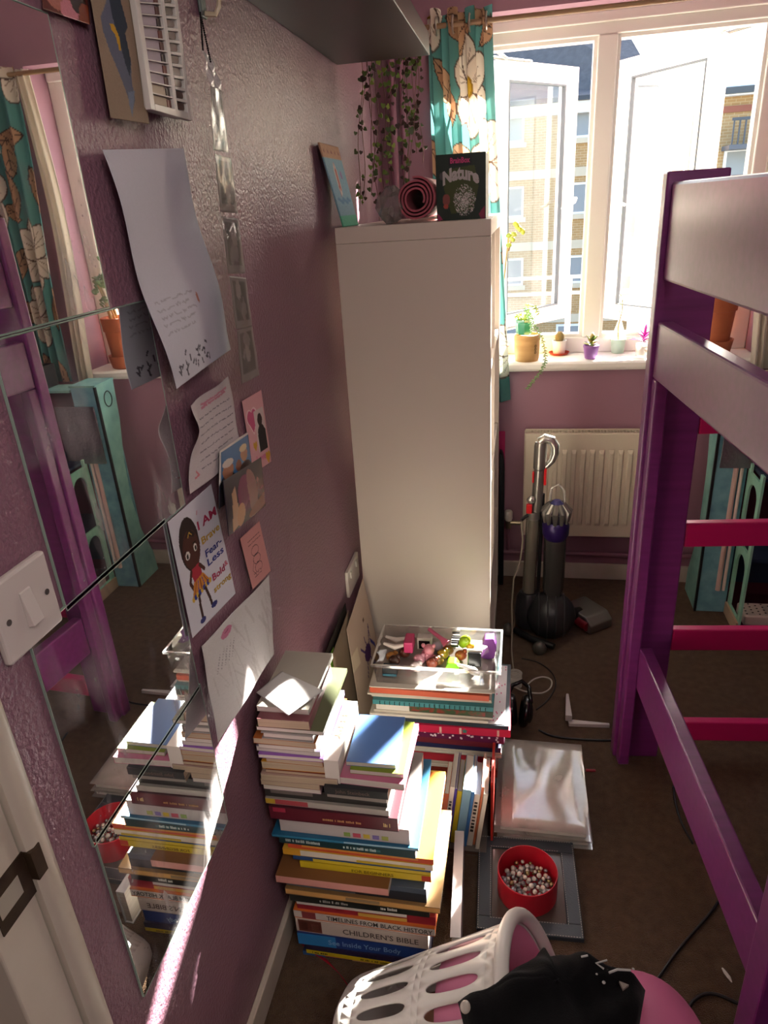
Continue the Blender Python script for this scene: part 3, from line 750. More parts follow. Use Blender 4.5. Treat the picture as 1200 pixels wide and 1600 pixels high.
# arched wing panel
def arch_panel(x):
    q = MB(); ys = (2.335, 2.488); zt = .62; fn = lambda u, v, t: (t, u, v)
    ribs = [(2.335, 2.362), (2.461, 2.488)]
    for a, b in ribs: q.prism([(a, 0), (b, 0), (b, zt), (a, zt)], fn, x, x+.008)
    for base, top in ((.075, .29), (.335, .56)):
        cy_, r_ = 2.4115, .0495; pts = [(2.362, top+.03), (2.362, top-.05)]
        pts += [(cy_-r_*math.cos(a), top-.05+.05*math.sin(a)) for a in [math.pi*i/10 for i in range(11)]]
        pts += [(2.461, top-.05), (2.461, top+.03)]
        q.prism(pts, fn, x, x+.008)
    q.prism([(2.362, 0.0), (2.461, 0.0), (2.461, .055), (2.362, .055)], fn, x, x+.008)
    return q
hpart('arch_panel', arch_panel(1.300), MINT)
hpart('base_board', MB().box(1.292, 1.2995, 2.335, 2.488, .001, .05), CARD)
for z, m_ in ((.012, MAR), (.30, NAVY), (.60, NAVY)):
    hpart('floor_board', MB().box(1.309, 1.80, 2.34, 2.60, z, z+.012), m_)
hpart('back_board', MB().box(1.297, 1.80, 2.601, 2.610, .0, .92), MAR)
hpart('end_wall', MB().box(1.801, 1.81, 2.34, 2.61, 0, .90), TEAL)
hpart('roof_board', MB().box(1.301, 1.81, 2.488, 2.61, .9005, .91), TEAL)
hpart('mullion_post', MB().box(1.50, 1.512, 2.345, 2.352, .0125, .60), DBLK)
hpart('navy_wall', MB().box(1.31, 1.80, 2.592, 2.6005, .08, .29), NAVY)
dots = MB()
for i in range(9):
    for j in range(4):
        dots.box(1.335+i*.022, 1.341+i*.022, 2.375+j*.02+(i % 2)*.01, 2.38+j*.02+(i % 2)*.01, .0662, .067)
db = hpart('toy_bed', MB().box(1.325, 1.53, 2.362, 2.46, .025, .066), mat('#cdbfb6', .7), bevel=.006)
part(dh, 'spots', dots, DBLK)
toybx = thing('toy_box', 'small green patterned card box standing beside the dollhouse base', 'box', (1.42, 2.285, 0), math.radians(-6))
obj('carton', MB().box(-.09, .09, -.04, .04, 0, .032), CARD, toybx, bevel=.001)
obj('lid', MB().box(-.092, .092, -.042, .042, .0325, .045), mat('#4f8a78', .5, var=('#2a3c3a', 25, .1)), toybx, bevel=.001)
bb = thing('storage_basket', 'black storage basket standing on top of the dollhouse', 'basket', (1.56, 2.545, .911))
obj('tub', MB().box(-.14, .14, -.055, .055, 0, .004).box(-.14, -.136, -.055, .055, .0045, .09).box(.136, .14, -.055, .055, .0045, .09).box(-.1355, .1355, -.055, -.051, .0045, .09).box(-.1355, .1355, .051, .055, .0045, .09), mat('#15151a', .6), bb)
# ================================================================== LEFT WALL: mirror tiles, switch, papers
MIR = mirror_mat(); MEDGE = mat('#9db3a6', .2, .2)
def tile(y0, z0, label):
    r = thing('mirror_tile', label, 'mirror', (.0006, y0+.152, z0), group=None)
    q = MB().box(0, .0032, -.152, .152, .0012, .3008)
    e = obj('glass', q, MIR, r, bevel=.0008, seg=1)
    b = MB()
    for a in ((-.1528, -.1521), (.1521, .1528)): b.box(0, .0034, a[0], a[1], .0012, .3008)
    b.box(0, .0034, -.152, .152, .0002, .0011).box(0, .0034, -.152, .152, .3009, .3018)
    obj('edge', b, MEDGE, r)
tile(.500, 1.4180, 'highest square mirror tile of the column, under the pinned photo')
tile(.592, 1.1150, 'second square mirror tile down, partly under the large blank sheet')
tile(.527, .8205, 'third square mirror tile down, its corner under the light switch')
tile(.532, .5260, 'lowest square mirror tile of the column, reflecting the book pile')
# light switch
sw = thing('light_switch', 'white square light switch with a single rocker and two screws', 'light switch', (.001, .528, 1.161))
SWW = mat('#c9c0bb', .3)
obj('plate', MB().box(.0035, .013, -.043, .043, -.043, .043), SWW, sw, bevel=.003)
rk = MB(); rk.add([(.0131, -.008, -.020), (.0131, .008, -.020), (.0131, .008, .020), (.0131, -.008, .020), (.021, -.008, -.018), (.021, .008, -.018), (.0145, .008, .019), (.0145, -.008, .019)],
                  [(0, 1, 2, 3), (4, 7, 6, 5), (0, 4, 5, 1), (1, 5, 6, 2), (2, 6, 7, 3), (3, 7, 4, 0)])
obj('rocker', rk, SWW, sw, bevel=.0015)
for y in (-.030, .030):
    s_ = obj('screw', MB().lathe([(.0034, 0), (.0034, .0006)], 12, (0, 0, 0), m=Matrix.Translation((.0131, y, 0)) @ Matrix.Rotation(math.pi/2, 4, 'Y')), mat('#4d4745', .5), sw)
sk = thing('wall_socket', 'white wall socket beside the tall bookcase', 'socket', tuple(PX(548, 897, 0.0)))
obj('plate', MB().box(.0005, .010, -.07, .07, -.043, .043), mat('#d9d2c8', .35), sk, bevel=.002)
obj('rocker', MB().box(.0101, .014, -.045, -.03, .01, .03).box(.0101, .014, .03, .045, .01, .03), mat('#d9d2c8', .35), sk)

def Q(corners, bulge=0.0, wav=0.0, ph=0.0, curl=None):
    """corners: TL TR BR BL as (px, py, lift off the wall) -> mapping (s, t) -> 3D on the wall"""
    P = [PX(a, b, c) for a, b, c in corners]
    def fn(s, t):
        p = P[0]*(1-s)*(1-t)+P[1]*s*(1-t)+P[2]*s*t+P[3]*(1-s)*t
        x = p[0]+bulge*math.sin(math.pi*s)*math.sin(math.pi*t)+wav*math.sin(s*9+ph+t*3)*math.sin(t*7+ph)
        if curl: x += curl(s, t)
        return np.array([max(x, .0016), p[1], p[2]])
    P_w = np.linalg.norm(P[1]-P[0]); P_h = np.linalg.norm(P[3]-P[0])
    return fn, P_w, P_h
def decal(fn, s0, t0, w_, h_, off=.0009, slant=0.0):
    """letters on a sheet: u 0.. along s, v up"""
    def g(u, v):
        p = fn(s0+u/w_, t0-v/h_+slant*u/w_); return (p[0]+off, p[1], p[2])
    return g
PAP = print_mat(.75, .2); GLOSSY = print_mat(.25, .5)
def sheet(name, label, cat, corners, cv_fn, nu, nv, m=PAP, group=None, **k):
    fn, w_, h_ = Q(corners, **k)
    cv = cv_fn(nu, nv, w_, h_)
    base = fn(.5, 1.0)
    r = thing(name, label, cat, (0, base[1], base[2]))
    o = print_mesh('sheet', cv, fn, m, r, thick=.0004); at_root(o, r)
    return r, fn, w_, h_
def deco(r, o): return at_root(o, r)

# --- photo above the mirror
def c_photo0(nu, nv, w_, h_):
    c = Canvas(nu, nv, '#5a2a24', w_, h_)
    c.ell(w_*.3, h_*.75, w_*.25, h_*.2, '#a8685a').ell(w_*.55, h_*.9, w_*.2, h_*.15, '#c07a86').ell(w_*.75, h_*.6, w_*.2, h_*.3, '#2e1712').ell(w_*.9, h_*.9, w_*.15, h_*.2, '#7a3a22').ell(w_*.2, h_*.3, w_*.3, h_*.2, '#7c4a3e')
    return c.speck(.1)
sheet('photo_print', 'dark reddish photo pinned above the mirror tiles', 'photo', [(58, -120, .006), (132, -60, .006), (141, 39, .010), (67, 14, .008)], c_photo0, 40, 60, GLOSSY)
# --- kraft painting
def c_kraft(nu, nv, w_, h_):
    c = Canvas(nu, nv, '#8d7b68', w_, h_)
    P = lambda pts, col, a=1: c.poly([(x*w_, y*h_) for x, y in pts], col, a)
    P([(.33, .12), (.47, .14), (.62, .26), (.70, .42), (.60, .46), (.66, .62), (.62, .74), (.66, .86), (.55, .95), (.47, .84), (.34, .72), (.2, .58), (.12, .44), (.13, .36), (.24, .30), (.30, .26)], '#5d6272')
    P([(.35, .12), (.47, .14), (.62, .26), (.70, .42), (.60, .46), (.66, .62), (.58, .72), (.50, .64), (.42, .50), (.36, .36)], '#2f3946')
    P([(.28, .40), (.36, .40), (.44, .48), (.44, .56), (.40, .56), (.36, .47), (.29, .44)], '#b98f2a')
    P([(.5, .82), (.68, .80), (.55, .97), (.5, .9)], '#6f7a8c')
    return c.speck(.05)
sheet('kraft_painting', 'brown paper painting of a grey-blue figure with a yellow patch', 'painting', [(130, -70, .012), (200, -70, .018), (233, 194, .020), (173, 184, .016)], c_kraft, 60, 150, PAP, bulge=.004)
# --- weekly slider planner
PLW = mat('#c9c5bf', .35)
fn, w_, h_ = Q([(200, -62, .026), (268, -62, .026), (298, 189, .030), (234, 171, .028)])
pl = thing('slider_planner', 'white plastic planner board with sliders and oval windows', 'planner', (0, fn(.5, 1)[1], fn(.5, 1)[2]))
def pbox(s0, s1, t0, t1, d0, d1):
    q = MB(); pts = [(s0, t0), (s1, t0), (s1, t1), (s0, t1)]
    vs = []
    for d in (d0, d1):
        for s_, t in pts:
            p = fn(s_, t); vs.append((p[0]+d, p[1], p[2]))
    q.add(vs, [(0, 1, 2, 3), (7, 6, 5, 4), (0, 4, 5, 1), (1, 5, 6, 2), (2, 6, 7, 3), (3, 7, 4, 0)]); return q
deco(pl, obj('back_plate', pbox(.02, .98, .01, .985, -.022, -.006), PLW, pl, bevel=.002))
for a in ((0, .10, 0, 1), (.92, 1, 0, 1), (.58, .66, .03, .97), (.10, .92, .95, 1), (.10, .92, 0, .03)):
    deco(pl, obj('frame_bar', pbox(*a, -.006, .002), PLW, pl, bevel=.0008))
n_ = 12
for k in range(n_):
    t = .035+k*.076
    deco(pl, obj('row_divider', pbox(.10, .58, t, t+.008, -.0055, .001), PLW, pl))
    deco(pl, obj('label_card', pbox(.11, .48, t+.010, t+.070, -.0055, -.003), mat('#a69aa4' if k < 10 else '#bfb29c', .6), pl))
    deco(pl, obj('slider', pbox(.485, .57, t+.022, t+.072, -.0055, -.002), mat(['#5c3a36', '#34282a', '#6b3c34'][k % 3], .4), pl))
    deco(pl, obj('window_bar', pbox(.66, .92, t, t+.018, -.006, .002), PLW, pl))
    q = MB(); cs, ct = .79, t+.046
    ring = []
    for i in range(16):
        a = 2*math.pi*i/16; ring.append((cs+.105*math.copysign(abs(math.cos(a))**.6, math.cos(a)), ct+.024*math.copysign(abs(math.sin(a))**.6, math.sin(a))))
    q.prism(ring, lambda u, v, d: (fn(u, v)[0]+d, fn(u, v)[1], fn(u, v)[2]), -.0058, -.0012)
    deco(pl, obj('oval_window', q, mat('#5d4c44', .25, coat=.3), pl))
# --- hook + photo hanger
hk = thing('wall_hook', 'grey-green stick-on wall hook holding the photo hanger', 'hook', tuple(PX(312, 5, 0.0)))
obj('pad', MB().box(.0006, .006, -.012, .012, -.02, .03), mat('#5f6a66', .4), hk, bevel=.004)
obj('prong', MB().tube([(.006, .002, -.014), (.022, .004, -.016), (.028, .006, -.006), (.030, .008, .010)], [.004, .004, .004, .003], 8), mat('#d8c8a8', .3), hk, smooth=True)
hg = thing('photo_hanger', 'hanging strip of clear photo pockets on a black ball chain', 'photo hanger', tuple(PX(350, 600, .03)))
hp0 = PX(313, 20, .028)
for px_ in ((317, 78), (329, 96)):
    e = PX(px_[0], px_[1], .044)
    q = MB(); n = 22
    for i in range(n+1):
        q.ball(tuple(hp0+(e-hp0)*i/n), .0016, 6)
    deco(hg, obj('ball_chain', q, mat('#1a1518', .3, .8), hg, smooth='all'))
def c_bw(seed):
    def f(nu, nv, w_, h_):
        r = random.Random(seed); c = Canvas(nu, nv, '#8f8a86', w_, h_)
        c.rect(w_*.12, h_*.08, w_*.88, h_*.86, '#3a3634')
        for _ in range(7): c.ell(w_*r.uniform(.25, .75), h_*r.uniform(.2, .75), w_*r.uniform(.06, .2), h_*r.uniform(.05, .2), r.choice(['#8b8480', '#5c5654', '#262322', '#a59c96']), r.uniform(0, 3))
        return c
    return f
FILM = clear_mat('#f2f0f2', .02, .02, rough=.12, key='film', dirtcol='#cfcaca')
# crinkled plastic header
fn, w_, h_ = Q([(316, 78, .045), (332, 92, .040), (347, 146, .050), (330, 136, .056)], wav=.003)
cvh = Canvas(14, 20, '#b9b4b4', w_, h_).speck(.2)
deco(hg, print_mesh('header', cvh, fn, print_mat(.2, .6), hg))
for i, (tl, tr, br, bl) in enumerate((((329, 134), (346, 141), (357, 238), (334, 235)), ((335, 240), (361, 248), (371, 333), (345, 331)), ((346, 338), (372, 342), (383, 427), (357, 428)), ((358, 431), (384, 434), (394, 510), (369, 514)), ((370, 516), (394, 508), (405, 586), (378, 600)))):
    cs = [(*tl, .058), (*tr, .050), (*br, .052), (*bl, .058)]
    fn, w_, h_ = Q(cs, wav=.0006, ph=i)
    deco(hg, print_mesh('photo', c_bw(i+3)(20, 30, w_, h_), fn, print_mat(.3, .5), hg, thick=.0005))
    fn2, _, _ = Q([(a, b, c+.0025) for a, b, c in cs], wav=.0007, ph=i*2+1)
    deco(hg, print_mesh('pocket', Canvas(16, 22, '#ffffff', 1, 1), fn2, FILM, hg))
# --- big blank sheet
def c_blank(nu, nv, w_, h_):
    c = Canvas(nu, nv, '#bfbfc9', w_, h_)
    c.scribble(w_*.08, w_*.5, [h_*(.62+.035*k) for k in range(5)], '#8f8a92', .0022, .6, 4)
    r = random.Random(3)
    for _ in range(26):
        x, y = w_*r.uniform(.08, .62), h_*r.uniform(.86, .95); a = r.uniform(0, 3)
        c.line([(x, y), (x+.006*math.cos(a), y+.008*math.sin(a))], .0035, '#3a3640', .9)
    c.ell(w_*.62, h_*.66, .003, .008, '#b07a6a')
    return c.speck(.02)
sheet('blank_sheet', 'large mostly blank white sheet with ink dabs along its bottom edge', 'paper', [(160, 234, .016), (283, 232, .010), (364, 546, .022), (268, 608, .030)], c_blank, 110, 200, PAP,
      curl=lambda s, t: .004*math.sin(t*9+s*2)+.006*t*t*(1-s))
# --- letter
def c_letter(nu, nv, w_, h_):
    c = Canvas(nu, nv, '#bdb4b6', w_, h_)
    c.scribble(w_*.25, w_*.85, [h_*.10, h_*.13], '#b86a80', .0035, .8, 2)
    c.scribble(w_*.2, w_*.9, [h_*(.24+.095*k) for k in range(7)], '#55505a', .0016, .75, 9)
    c.line([(w_*.12, h_*.80), (w_*.16, h_*.86), (w_*.1, h_*.87)], .003, '#b86a70')
    return c.speck(.05)
sheet('crumpled_letter', 'crumpled white handwritten letter with a pink heading', 'letter', [(294, 634, .020), (358, 588, .010), (377, 712, .012), (298, 772, .020)], c_letter, 90, 130, PAP, wav=.0022, ph=2,
      curl=lambda s, t: .012*max(0, .18-s)*8*math.exp(-((t-.28)/.2)**2))
# --- heart card
def c_heart(nu, nv, w_, h_):
    c = Canvas(nu, nv, '#d3a0a2', w_, h_)
    def hrt(cx, cy, r, col):
        c.ell(cx-r*.45, cy-r*.2, r*.55, r*.55, col); c.ell(cx+r*.45, cy-r*.2, r*.55, r*.55, col)
        c.poly([(cx-r*.93, cy), (cx+r*.93, cy), (cx, cy+r*1.1)], col)
    hrt(w_*.34, h_*.30, w_*.27, '#e3c3c4'); hrt(w_*.34, h_*.30, w_*.23, '#c2587a')
    c.rect(w_*.45, h_*.22, w_*.95, h_*.78, '#cdbcb6')
    c.ell(w_*.70, h_*.36, w_*.12, h_*.09, '#3a2a26'); c.poly([(w_*.52, h_*.50), (w_*.62, h_*.43), (w_*.8, h_*.43), (w_*.92, h_*.52), (w_*.92, h_*.78), (w_*.50, h_*.78)], '#2c2624')
    hrt(w_*.30, h_*.66, w_*.10, '#c89a32'); hrt(w_*.86, h_*.90, w_*.13, '#c89a32')
    return c
r, fn, w_, h_ = sheet('love_card', 'pink card with hearts and a small photo of a person in black', 'card', [(378, 627, .004), (408, 609, .004), (424, 721, .008), (396, 740, .006)], c_heart, 60, 100, PAP)
deco(r, text_obj('lettering', 'Love', mat('#c8648a', .6), r, decal(fn, .24, .90, w_, h_), height=h_*.10, width=w_*.5, bold=.02))
# --- family photo and selfie photo
def c_family(nu, nv, w_, h_):
    c = Canvas(nu, nv, '#3f6f9a', w_, h_)
    c.rect(0, 0, w_, h_*.04, '#c9c4c0').rect(0, 0, w_*.04, h_, '#c9c4c0')
    c.ell(w_*.22, h_*.95, w_*.3, h_*.5, '#2a2a34'); c.ell(w_*.22, h_*.42, w_*.14, h_*.15, '#9a6a52'); c.ell(w_*.22, h_*.29, w_*.15, h_*.07, '#c0b8b0')
    c.ell(w_*.74, h_*.30, w_*.13, h_*.13, '#a87a5c'); c.ell(w_*.74, h_*.20, w_*.14, h_*.06, '#c8b48c'); c.ell(w_*.52, h_*.44, w_*.09, h_*.1, '#7a4a38'); c.ell(w_*.75, h_*.75, w_*.3, h_*.32, '#4a3a34')
    return c
sheet('family_photo', 'curled photo of three people against a blue sky', 'photo', [(343, 705, .022), (387, 675, .012), (398, 760, .012), (342, 795, .024)], c_family, 60, 90, GLOSSY, bulge=.004)
def c_selfie(nu, nv, w_, h_):
    c = Canvas(nu, nv, '#2a2430', w_, h_)
    c.ell(w_*.45, h_*.45, w_*.2, h_*.35, '#6e2248'); c.ell(w_*.62, h_*.5, w_*.13, h_*.45, '#8a5c56', -.3); c.ell(w_*.9, h_*.45, w_*.16, h_*.26, '#7a4a44'); c.ell(w_*.93, h_*.25, w_*.15, h_*.12, '#1c1416')
    c.ell(w_*.85, h_*.85, w_*.35, h_*.14, '#8a5040', -.1); c.poly([(w_*.14, h_*.3), (w_*.22, h_*.2), (w_*.24, h_*.95), (w_*.1, h_*1.0)], '#b08a6c'); c.ell(w_*.3, h_*.78, w_*.09, h_*.22, '#b0805e')
    c.line([(w_*.82, h_*.38), (w_*.87, h_*.37)], .002, '#1c1416'); c.ell(w_*.9, h_*.56, w_*.06, h_*.03, '#a06a70')
    return c
sheet('selfie_photo', 'curled photo of people close together with a raised arm', 'photo', [(348, 752, .034), (408, 714, .022), (415, 790, .018), (357, 838, .036)], c_selfie, 70, 90, GLOSSY, bulge=.006)
# --- affirmation poster
def c_girl(nu, nv, w_, h_):
    c = Canvas(nu, nv, '#c9c7d0', w_, h_)
    E_ = lambda x, y, rx, ry, col, an=0: c.ell(x*w_, y*h_, rx*w_, ry*w_, col, an)
    L_ = lambda pts, wd, col: c.line([(x*w_, y*h_) for x, y in pts], wd*w_, col)
    E_(.30, .29, .20, .27, '#2a1a18'); E_(.31, .34, .17, .20, '#4a241c'); c.poly([(w_*.22, h_*.22), (w_*.34, h_*.17), (w_*.44, h_*.24), (w_*.40, h_*.26), (w_*.30, h_*.22)], '#2a1a18')
    L_([(.29, .23), (.33, .20), (.37, .23)], .012, '#b08a30')
    E_(.22, .36, .045, .042, '#d8d0c8'); E_(.39, .345, .035, .04, '#d8d0c8'); E_(.215, .365, .02, .026, '#20140f'); E_(.395, .35, .018, .026, '#20140f')
    L_([(.14, .33), (.20, .315)], .014, '#1c100c'); L_([(.36, .305), (.42, .30)], .014, '#1c100c')
    L_([(.30, .44), (.30, .49)], .06, '#4a241c')
    c.poly([(w_*.20, h_*.49), (w_*.40, h_*.48), (w_*.42, h_*.60), (w_*.24, h_*.61)], '#a82a3a')
    L_([(.22, .50), (.16, .58), (.20, .64)], .045, '#4a241c'); L_([(.40, .50), (.47, .56)], .045, '#4a241c')
    c.poly([(w_*.22, h_*.60), (w_*.43, h_*.58), (w_*.56, h_*.70), (w_*.14, h_*.73)], '#c07a2a')
    for k in range(9): E_(.16+.047*k, .722-.004*k, .03, .03, '#2a3a8a' if k % 2 else '#c8a23a')
    for k in range(5): L_([(.27+.04*k, .605), (.20+.075*k, .70)], .012, '#2a3a8a' if k % 2 else '#7a3a20')
    L_([(.27, .73), (.25, .84), (.26, .93)], .045, '#3a1c16'); L_([(.42, .72), (.46, .82), (.48, .90)], .045, '#3a1c16')
    E_(.25, .945, .06, .03, '#2a2a6a'); E_(.52, .91, .07, .03, '#2a2a6a')
    L_([(.55, .12), (.57, .10)], .012, '#c04a6a')
    return c
r, fn, w_, h_ = sheet('affirmation_poster', 'white poster of a cartoon girl in an orange skirt beside coloured words', 'poster', [(262, 816, .008), (330, 756, .005), (368, 927, .007), (301, 997, .010)], c_girl, 110, 180, PAP)
for s_, t, hh, ww, tx, col in ((.50, .245, .070, .46, 'I AM', '#a02048'), (.52, .375, .060, .44, 'Brave', '#b8922c'), (.54, .495, .060, .40, 'Fear-', '#2a2f7c'), (.54, .575, .060, .40, 'Less', '#2a2f7c'),
                               (.58, .725, .060, .30, 'Bold', '#a02048'), (.885, .70, .045, .09, '&', '#c05a72'), (.56, .825, .052, .42, 'strong', '#b8922c')):
    deco(r, text_obj('lettering', tx, mat(col, .7), r, decal(fn, s_, t, w_, h_), height=hh*h_, width=ww*w_, bold=.025))
# --- pink note
def c_note(nu, nv, w_, h_):
    c = Canvas(nu, nv, '#c58a86', w_, h_)
    c.scribble(w_*.25, w_*.85, [h_*.17, h_*.24], '#4a3438', .0014, .9, 6)
    for k in range(3):
        c.line([(w_*(.5+.18*math.cos(a)), h_*(.40+.16*k+.09*math.sin(a))) for a in [2*math.pi*i/14 for i in range(15)]], .0014, '#4a3438')
    c.line([(w_*.35, h_*.55), (w_*.2, h_*.7), (w_*.35, h_*.85)], .0014, '#4a3438'); c.scribble(w_*.2, w_*.5, [h_*.78, h_*.84], '#4a3438', .0013, .9, 8)
    return c
sheet('pink_note', 'small pink note with an ink doodle stuck above the pencil drawing', 'note', [(375, 842, .008), (405, 814, .006), (423, 892, .014), (395, 921, .012)], c_note, 70, 70, PAP)
# --- pencil drawing
def c_pencil(nu, nv, w_, h_):
    c = Canvas(nu, nv, '#c2bdbb', w_, h_); r = random.Random(5)
    for _ in range(40):
        x, y, a = w_*r.uniform(.05, .95), h_*r.uniform(.05, .9), r.uniform(.6, 1.4); l_ = w_*r.uniform(.05, .25)
        c.line([(x, y), (x+l_*math.cos(a), y+l_*math.sin(a))], r.choice([.002, .004, .008]), '#a09894', .35)
    for k in range(5): c.line([(w_*(.12+.05*k), h_*.40), (w_*(.18+.05*k), h_*.26)], .0016, '#6a6468', .8)
    c.ell(w_*.30, h_*.12, w_*.075, h_*.05, '#b06a84'); c.line([(w_*.28, h_*.12), (w_*.33, h_*.11)], .0015, '#7a3a50')
    return c.speck(.04)
sheet('pencil_drawing', 'creased white sheet with a faint pencil drawing and pink stamp', 'drawing', [(314, 1010, .012), (421, 898, .008), (428, 1022, .020), (342, 1161, .034)], c_pencil, 110, 120, PAP, wav=.0015, ph=1)
# ================================================================== ON TOP OF THE BOOKCASE
TOP = 1.472
# painting leaning on the wall
a, b = PZ(534, 355, TOP), PZ(557, 352, TOP)
c, d = PX(525, 231, .010), PX(495, 223, .010)
pt = thing('leaning_painting', 'small seaside painting on card leaning against the wall', 'painting', tuple((a+b)/2))
cv = Canvas(40, 70, '#7fa3b4', 1, 1)
cv.rect(0, 0, 1, .16, '#b58f74'); cv.rect(0, .86, 1, 1, '#5aa88c')
for k in range(5): cv.ell(.12+.19*k, .09, .03, .02, '#8a5a5a')
cv.ell(.45, .42, .10, .20, '#c9beb4'); cv.ell(.48, .42, .045, .14, '#b06a62'); cv.line([(.45, .22), (.40, .62)], .03, '#a05a5a')
for k in range(8): cv.ell(.2+.09*k, .66+.02*(k % 3), .09, .02, '#5f8aa8')
cv.ell(.72, .36, .05, .05, '#8a6a9a'); cv.speck(.08)
nrm = np.cross(b-a, d-a); nrm /= np.linalg.norm(nrm)
if nrm @ (CAM_LOC-a) < 0: nrm = -nrm
f = lambda s, t: (d*(1-s)*(1-t)+c*s*(1-t)+b*s*t+a*(1-s)*t)+nrm*.004
at_root(print_mesh('picture', cv, f, PAP, pt, thick=.004), pt)
# yoga mat: spiral extruded along the case
mc = PY(651, 318, 1.90); R_ = .053
ym = thing('yoga_mat', 'rolled rose pink exercise mat lying on top of the bookcase', 'exercise mat', (mc[0], 1.90, TOP))
q = MB(); N = 120; th = .0048; turns = 3.35; pts_o = []; pts_i = []
for i in range(N+1):
    t_ = i/N; ang = -.5+turns*2*math.pi*t_; rr = .024+(R_-.024)*t_
    wob = 1+.05*math.sin(2*ang+.5)
    pts_o.append((rr*math.cos(ang)*.97, rr*math.sin(ang)*wob)); pts_i.append(((rr-th)*math.cos(ang)*.97, (rr-th)*math.sin(ang)*wob))
zc = TOP+R_*1.045
for i in range(N):
    quad = [pts_i[i], pts_o[i], pts_o[i+1], pts_i[i+1]]
    vs = [(mc[0]+u, y, zc+v) for y in (1.885, 2.43) for u, v in quad]
    q.add(vs, [(0, 1, 2, 3), (7, 6, 5, 4), (1, 5, 6, 2), (0, 3, 7, 4)])
part(ym, 'mat', q, mat('#a5525e', .7), fix=False)
# crumpled clear bag
bg_ = tag(obj('clear_bag', MB().ball((0, 0, .0), .034, 16, sc=(1.0, .8, 1.0)), clear_mat('#e6e2e0', .22, .3, rough=.15, dirtcol='#b8b2ae', key='bag'), fix=False), 'crumpled clear plastic bag tucked beside the rolled mat', 'bag')
p = PY(618, 330, 1.90); me = bg_.data
for v in me.vertices:
    k = RNG.uniform(.7, 1.25); v.co = Vector((v.co.x*k, v.co.y*k, v.co.z*k+(.012 if v.co.z > 0 else 0)))
zm = min(v.co.z for v in me.vertices); bg_.location = (p[0]-.012, 1.90, TOP-zm)
# nature card game box
ga, gb = PY(683, 345, 1.905), PY(759, 341, 1.905)
gx, gw = (ga[0]+gb[0])/2, (gb[0]-ga[0]); ghh = .150
gm = thing('game_box', 'dark green card game box titled Nature on the bookcase', 'game box', (gx, 1.905, TOP), math.radians(-1.5))
obj('carton', MB().box(-gw/2, gw/2, .001, gw*.9, 0, ghh), mat('#16291f', .35), gm, bevel=.0015)
cv = Canvas(90, 100, '#152b20', 1, 1)
cv.poly([(.26, .22), (.78, .18), (.86, .5), (.75, .85), (.3, .9), (.15, .5)], '#3e4a1c'); cv.rect(.26, .04, .72, .17, '#141a1c')
for k in range(900):
    r_ = RNG.uniform(0, .235); an = RNG.uniform(0, 6.28); x, y = .57+r_*math.cos(an)*.95, .70+r_*math.sin(an)*1.0
    cv.ell(x, y, .009, .006, random.Random(k).choice(['#d8d2cc', '#9a948c', '#6a665e', '#c8b8b8', '#8aa08a', '#efece6']), an)
cv.ell(.20, .68, .075, .09, '#8a4a42'); cv.ell(.19, .78, .05, .04, '#b04a3a'); cv.ell(.12, .32, .05, .06, '#4a4a4a')
cv.poly([(.02, .88), (.12, .98), (.02, 1)], '#a02a5a'); cv.poly([(.86, .92), (.98, .80), (.98, 1), (.9, 1)], '#7a2040')
print_mesh('front_print', cv, lambda s, t: (-gw/2+gw*s, -.0004, ghh*(1-t)), print_mat(.35, .5), gm)
def gface(x0, z0, arc=0.0): return lambda u, v: (-gw/2+x0+u, -.0012, z0+v+arc*math.sin(math.pi*min(1, max(0, u/(gw*.72)))))
text_obj('brand_lettering', 'BrainBox', mat('#c03a74', .4), gm, gface(gw*.29, ghh*.862), height=.0125, width=gw*.40, bold=.03)
text_obj('title', 'Nature', mat('#b9b2ae', .4), gm, gface(gw*.13, ghh*.545, .012), height=.029, width=gw*.74, bold=.05)

# ================================================================== STRING OF HEARTS hanging from the shelf
pot = thing('hanging_plant', 'trailing string-of-hearts plant spilling from the end of the dark shelf', 'plant', (.13, 2.08, 1.9205))
obj('pot', MB().lathe([(.035, 0), (.048, .085), (.05, .085), (.045, .08), (.04, .07)], 20, (0, 0, 0)), mat('#b9694a', .7), pot, smooth=True)
VINE = mat('#6b5040', .7)
LEAFS = [mat('#6f8a3c', .5), mat('#52643a', .5), mat('#4a3a2e', .5), mat('#93a84c', .45)]
def heart_leaf(q, c, r_, nrm_rot, mi):
    pts = [(0, -1.0), (.55, -.45), (.85, .15), (.6, .62), (.2, .55), (0, .35), (-.2, .55), (-.6, .62), (-.85, .15), (-.55, -.45)]
    mm = Matrix.Translation(c) @ nrm_rot
    base = [tuple(mm @ Vector((x*r_, .0, y*r_))) for x, y in pts]; tip = [tuple(mm @ Vector((x*r_, .0012, y*r_))) for x, y in pts]
    n = len(pts)
    q.add(base+tip, [tuple(range(n)), tuple(reversed(range(n, 2*n)))]+[(i, n+i, n+(i+1) % n, (i+1) % n) for i in range(n)], mi)
vr = random.Random(21)
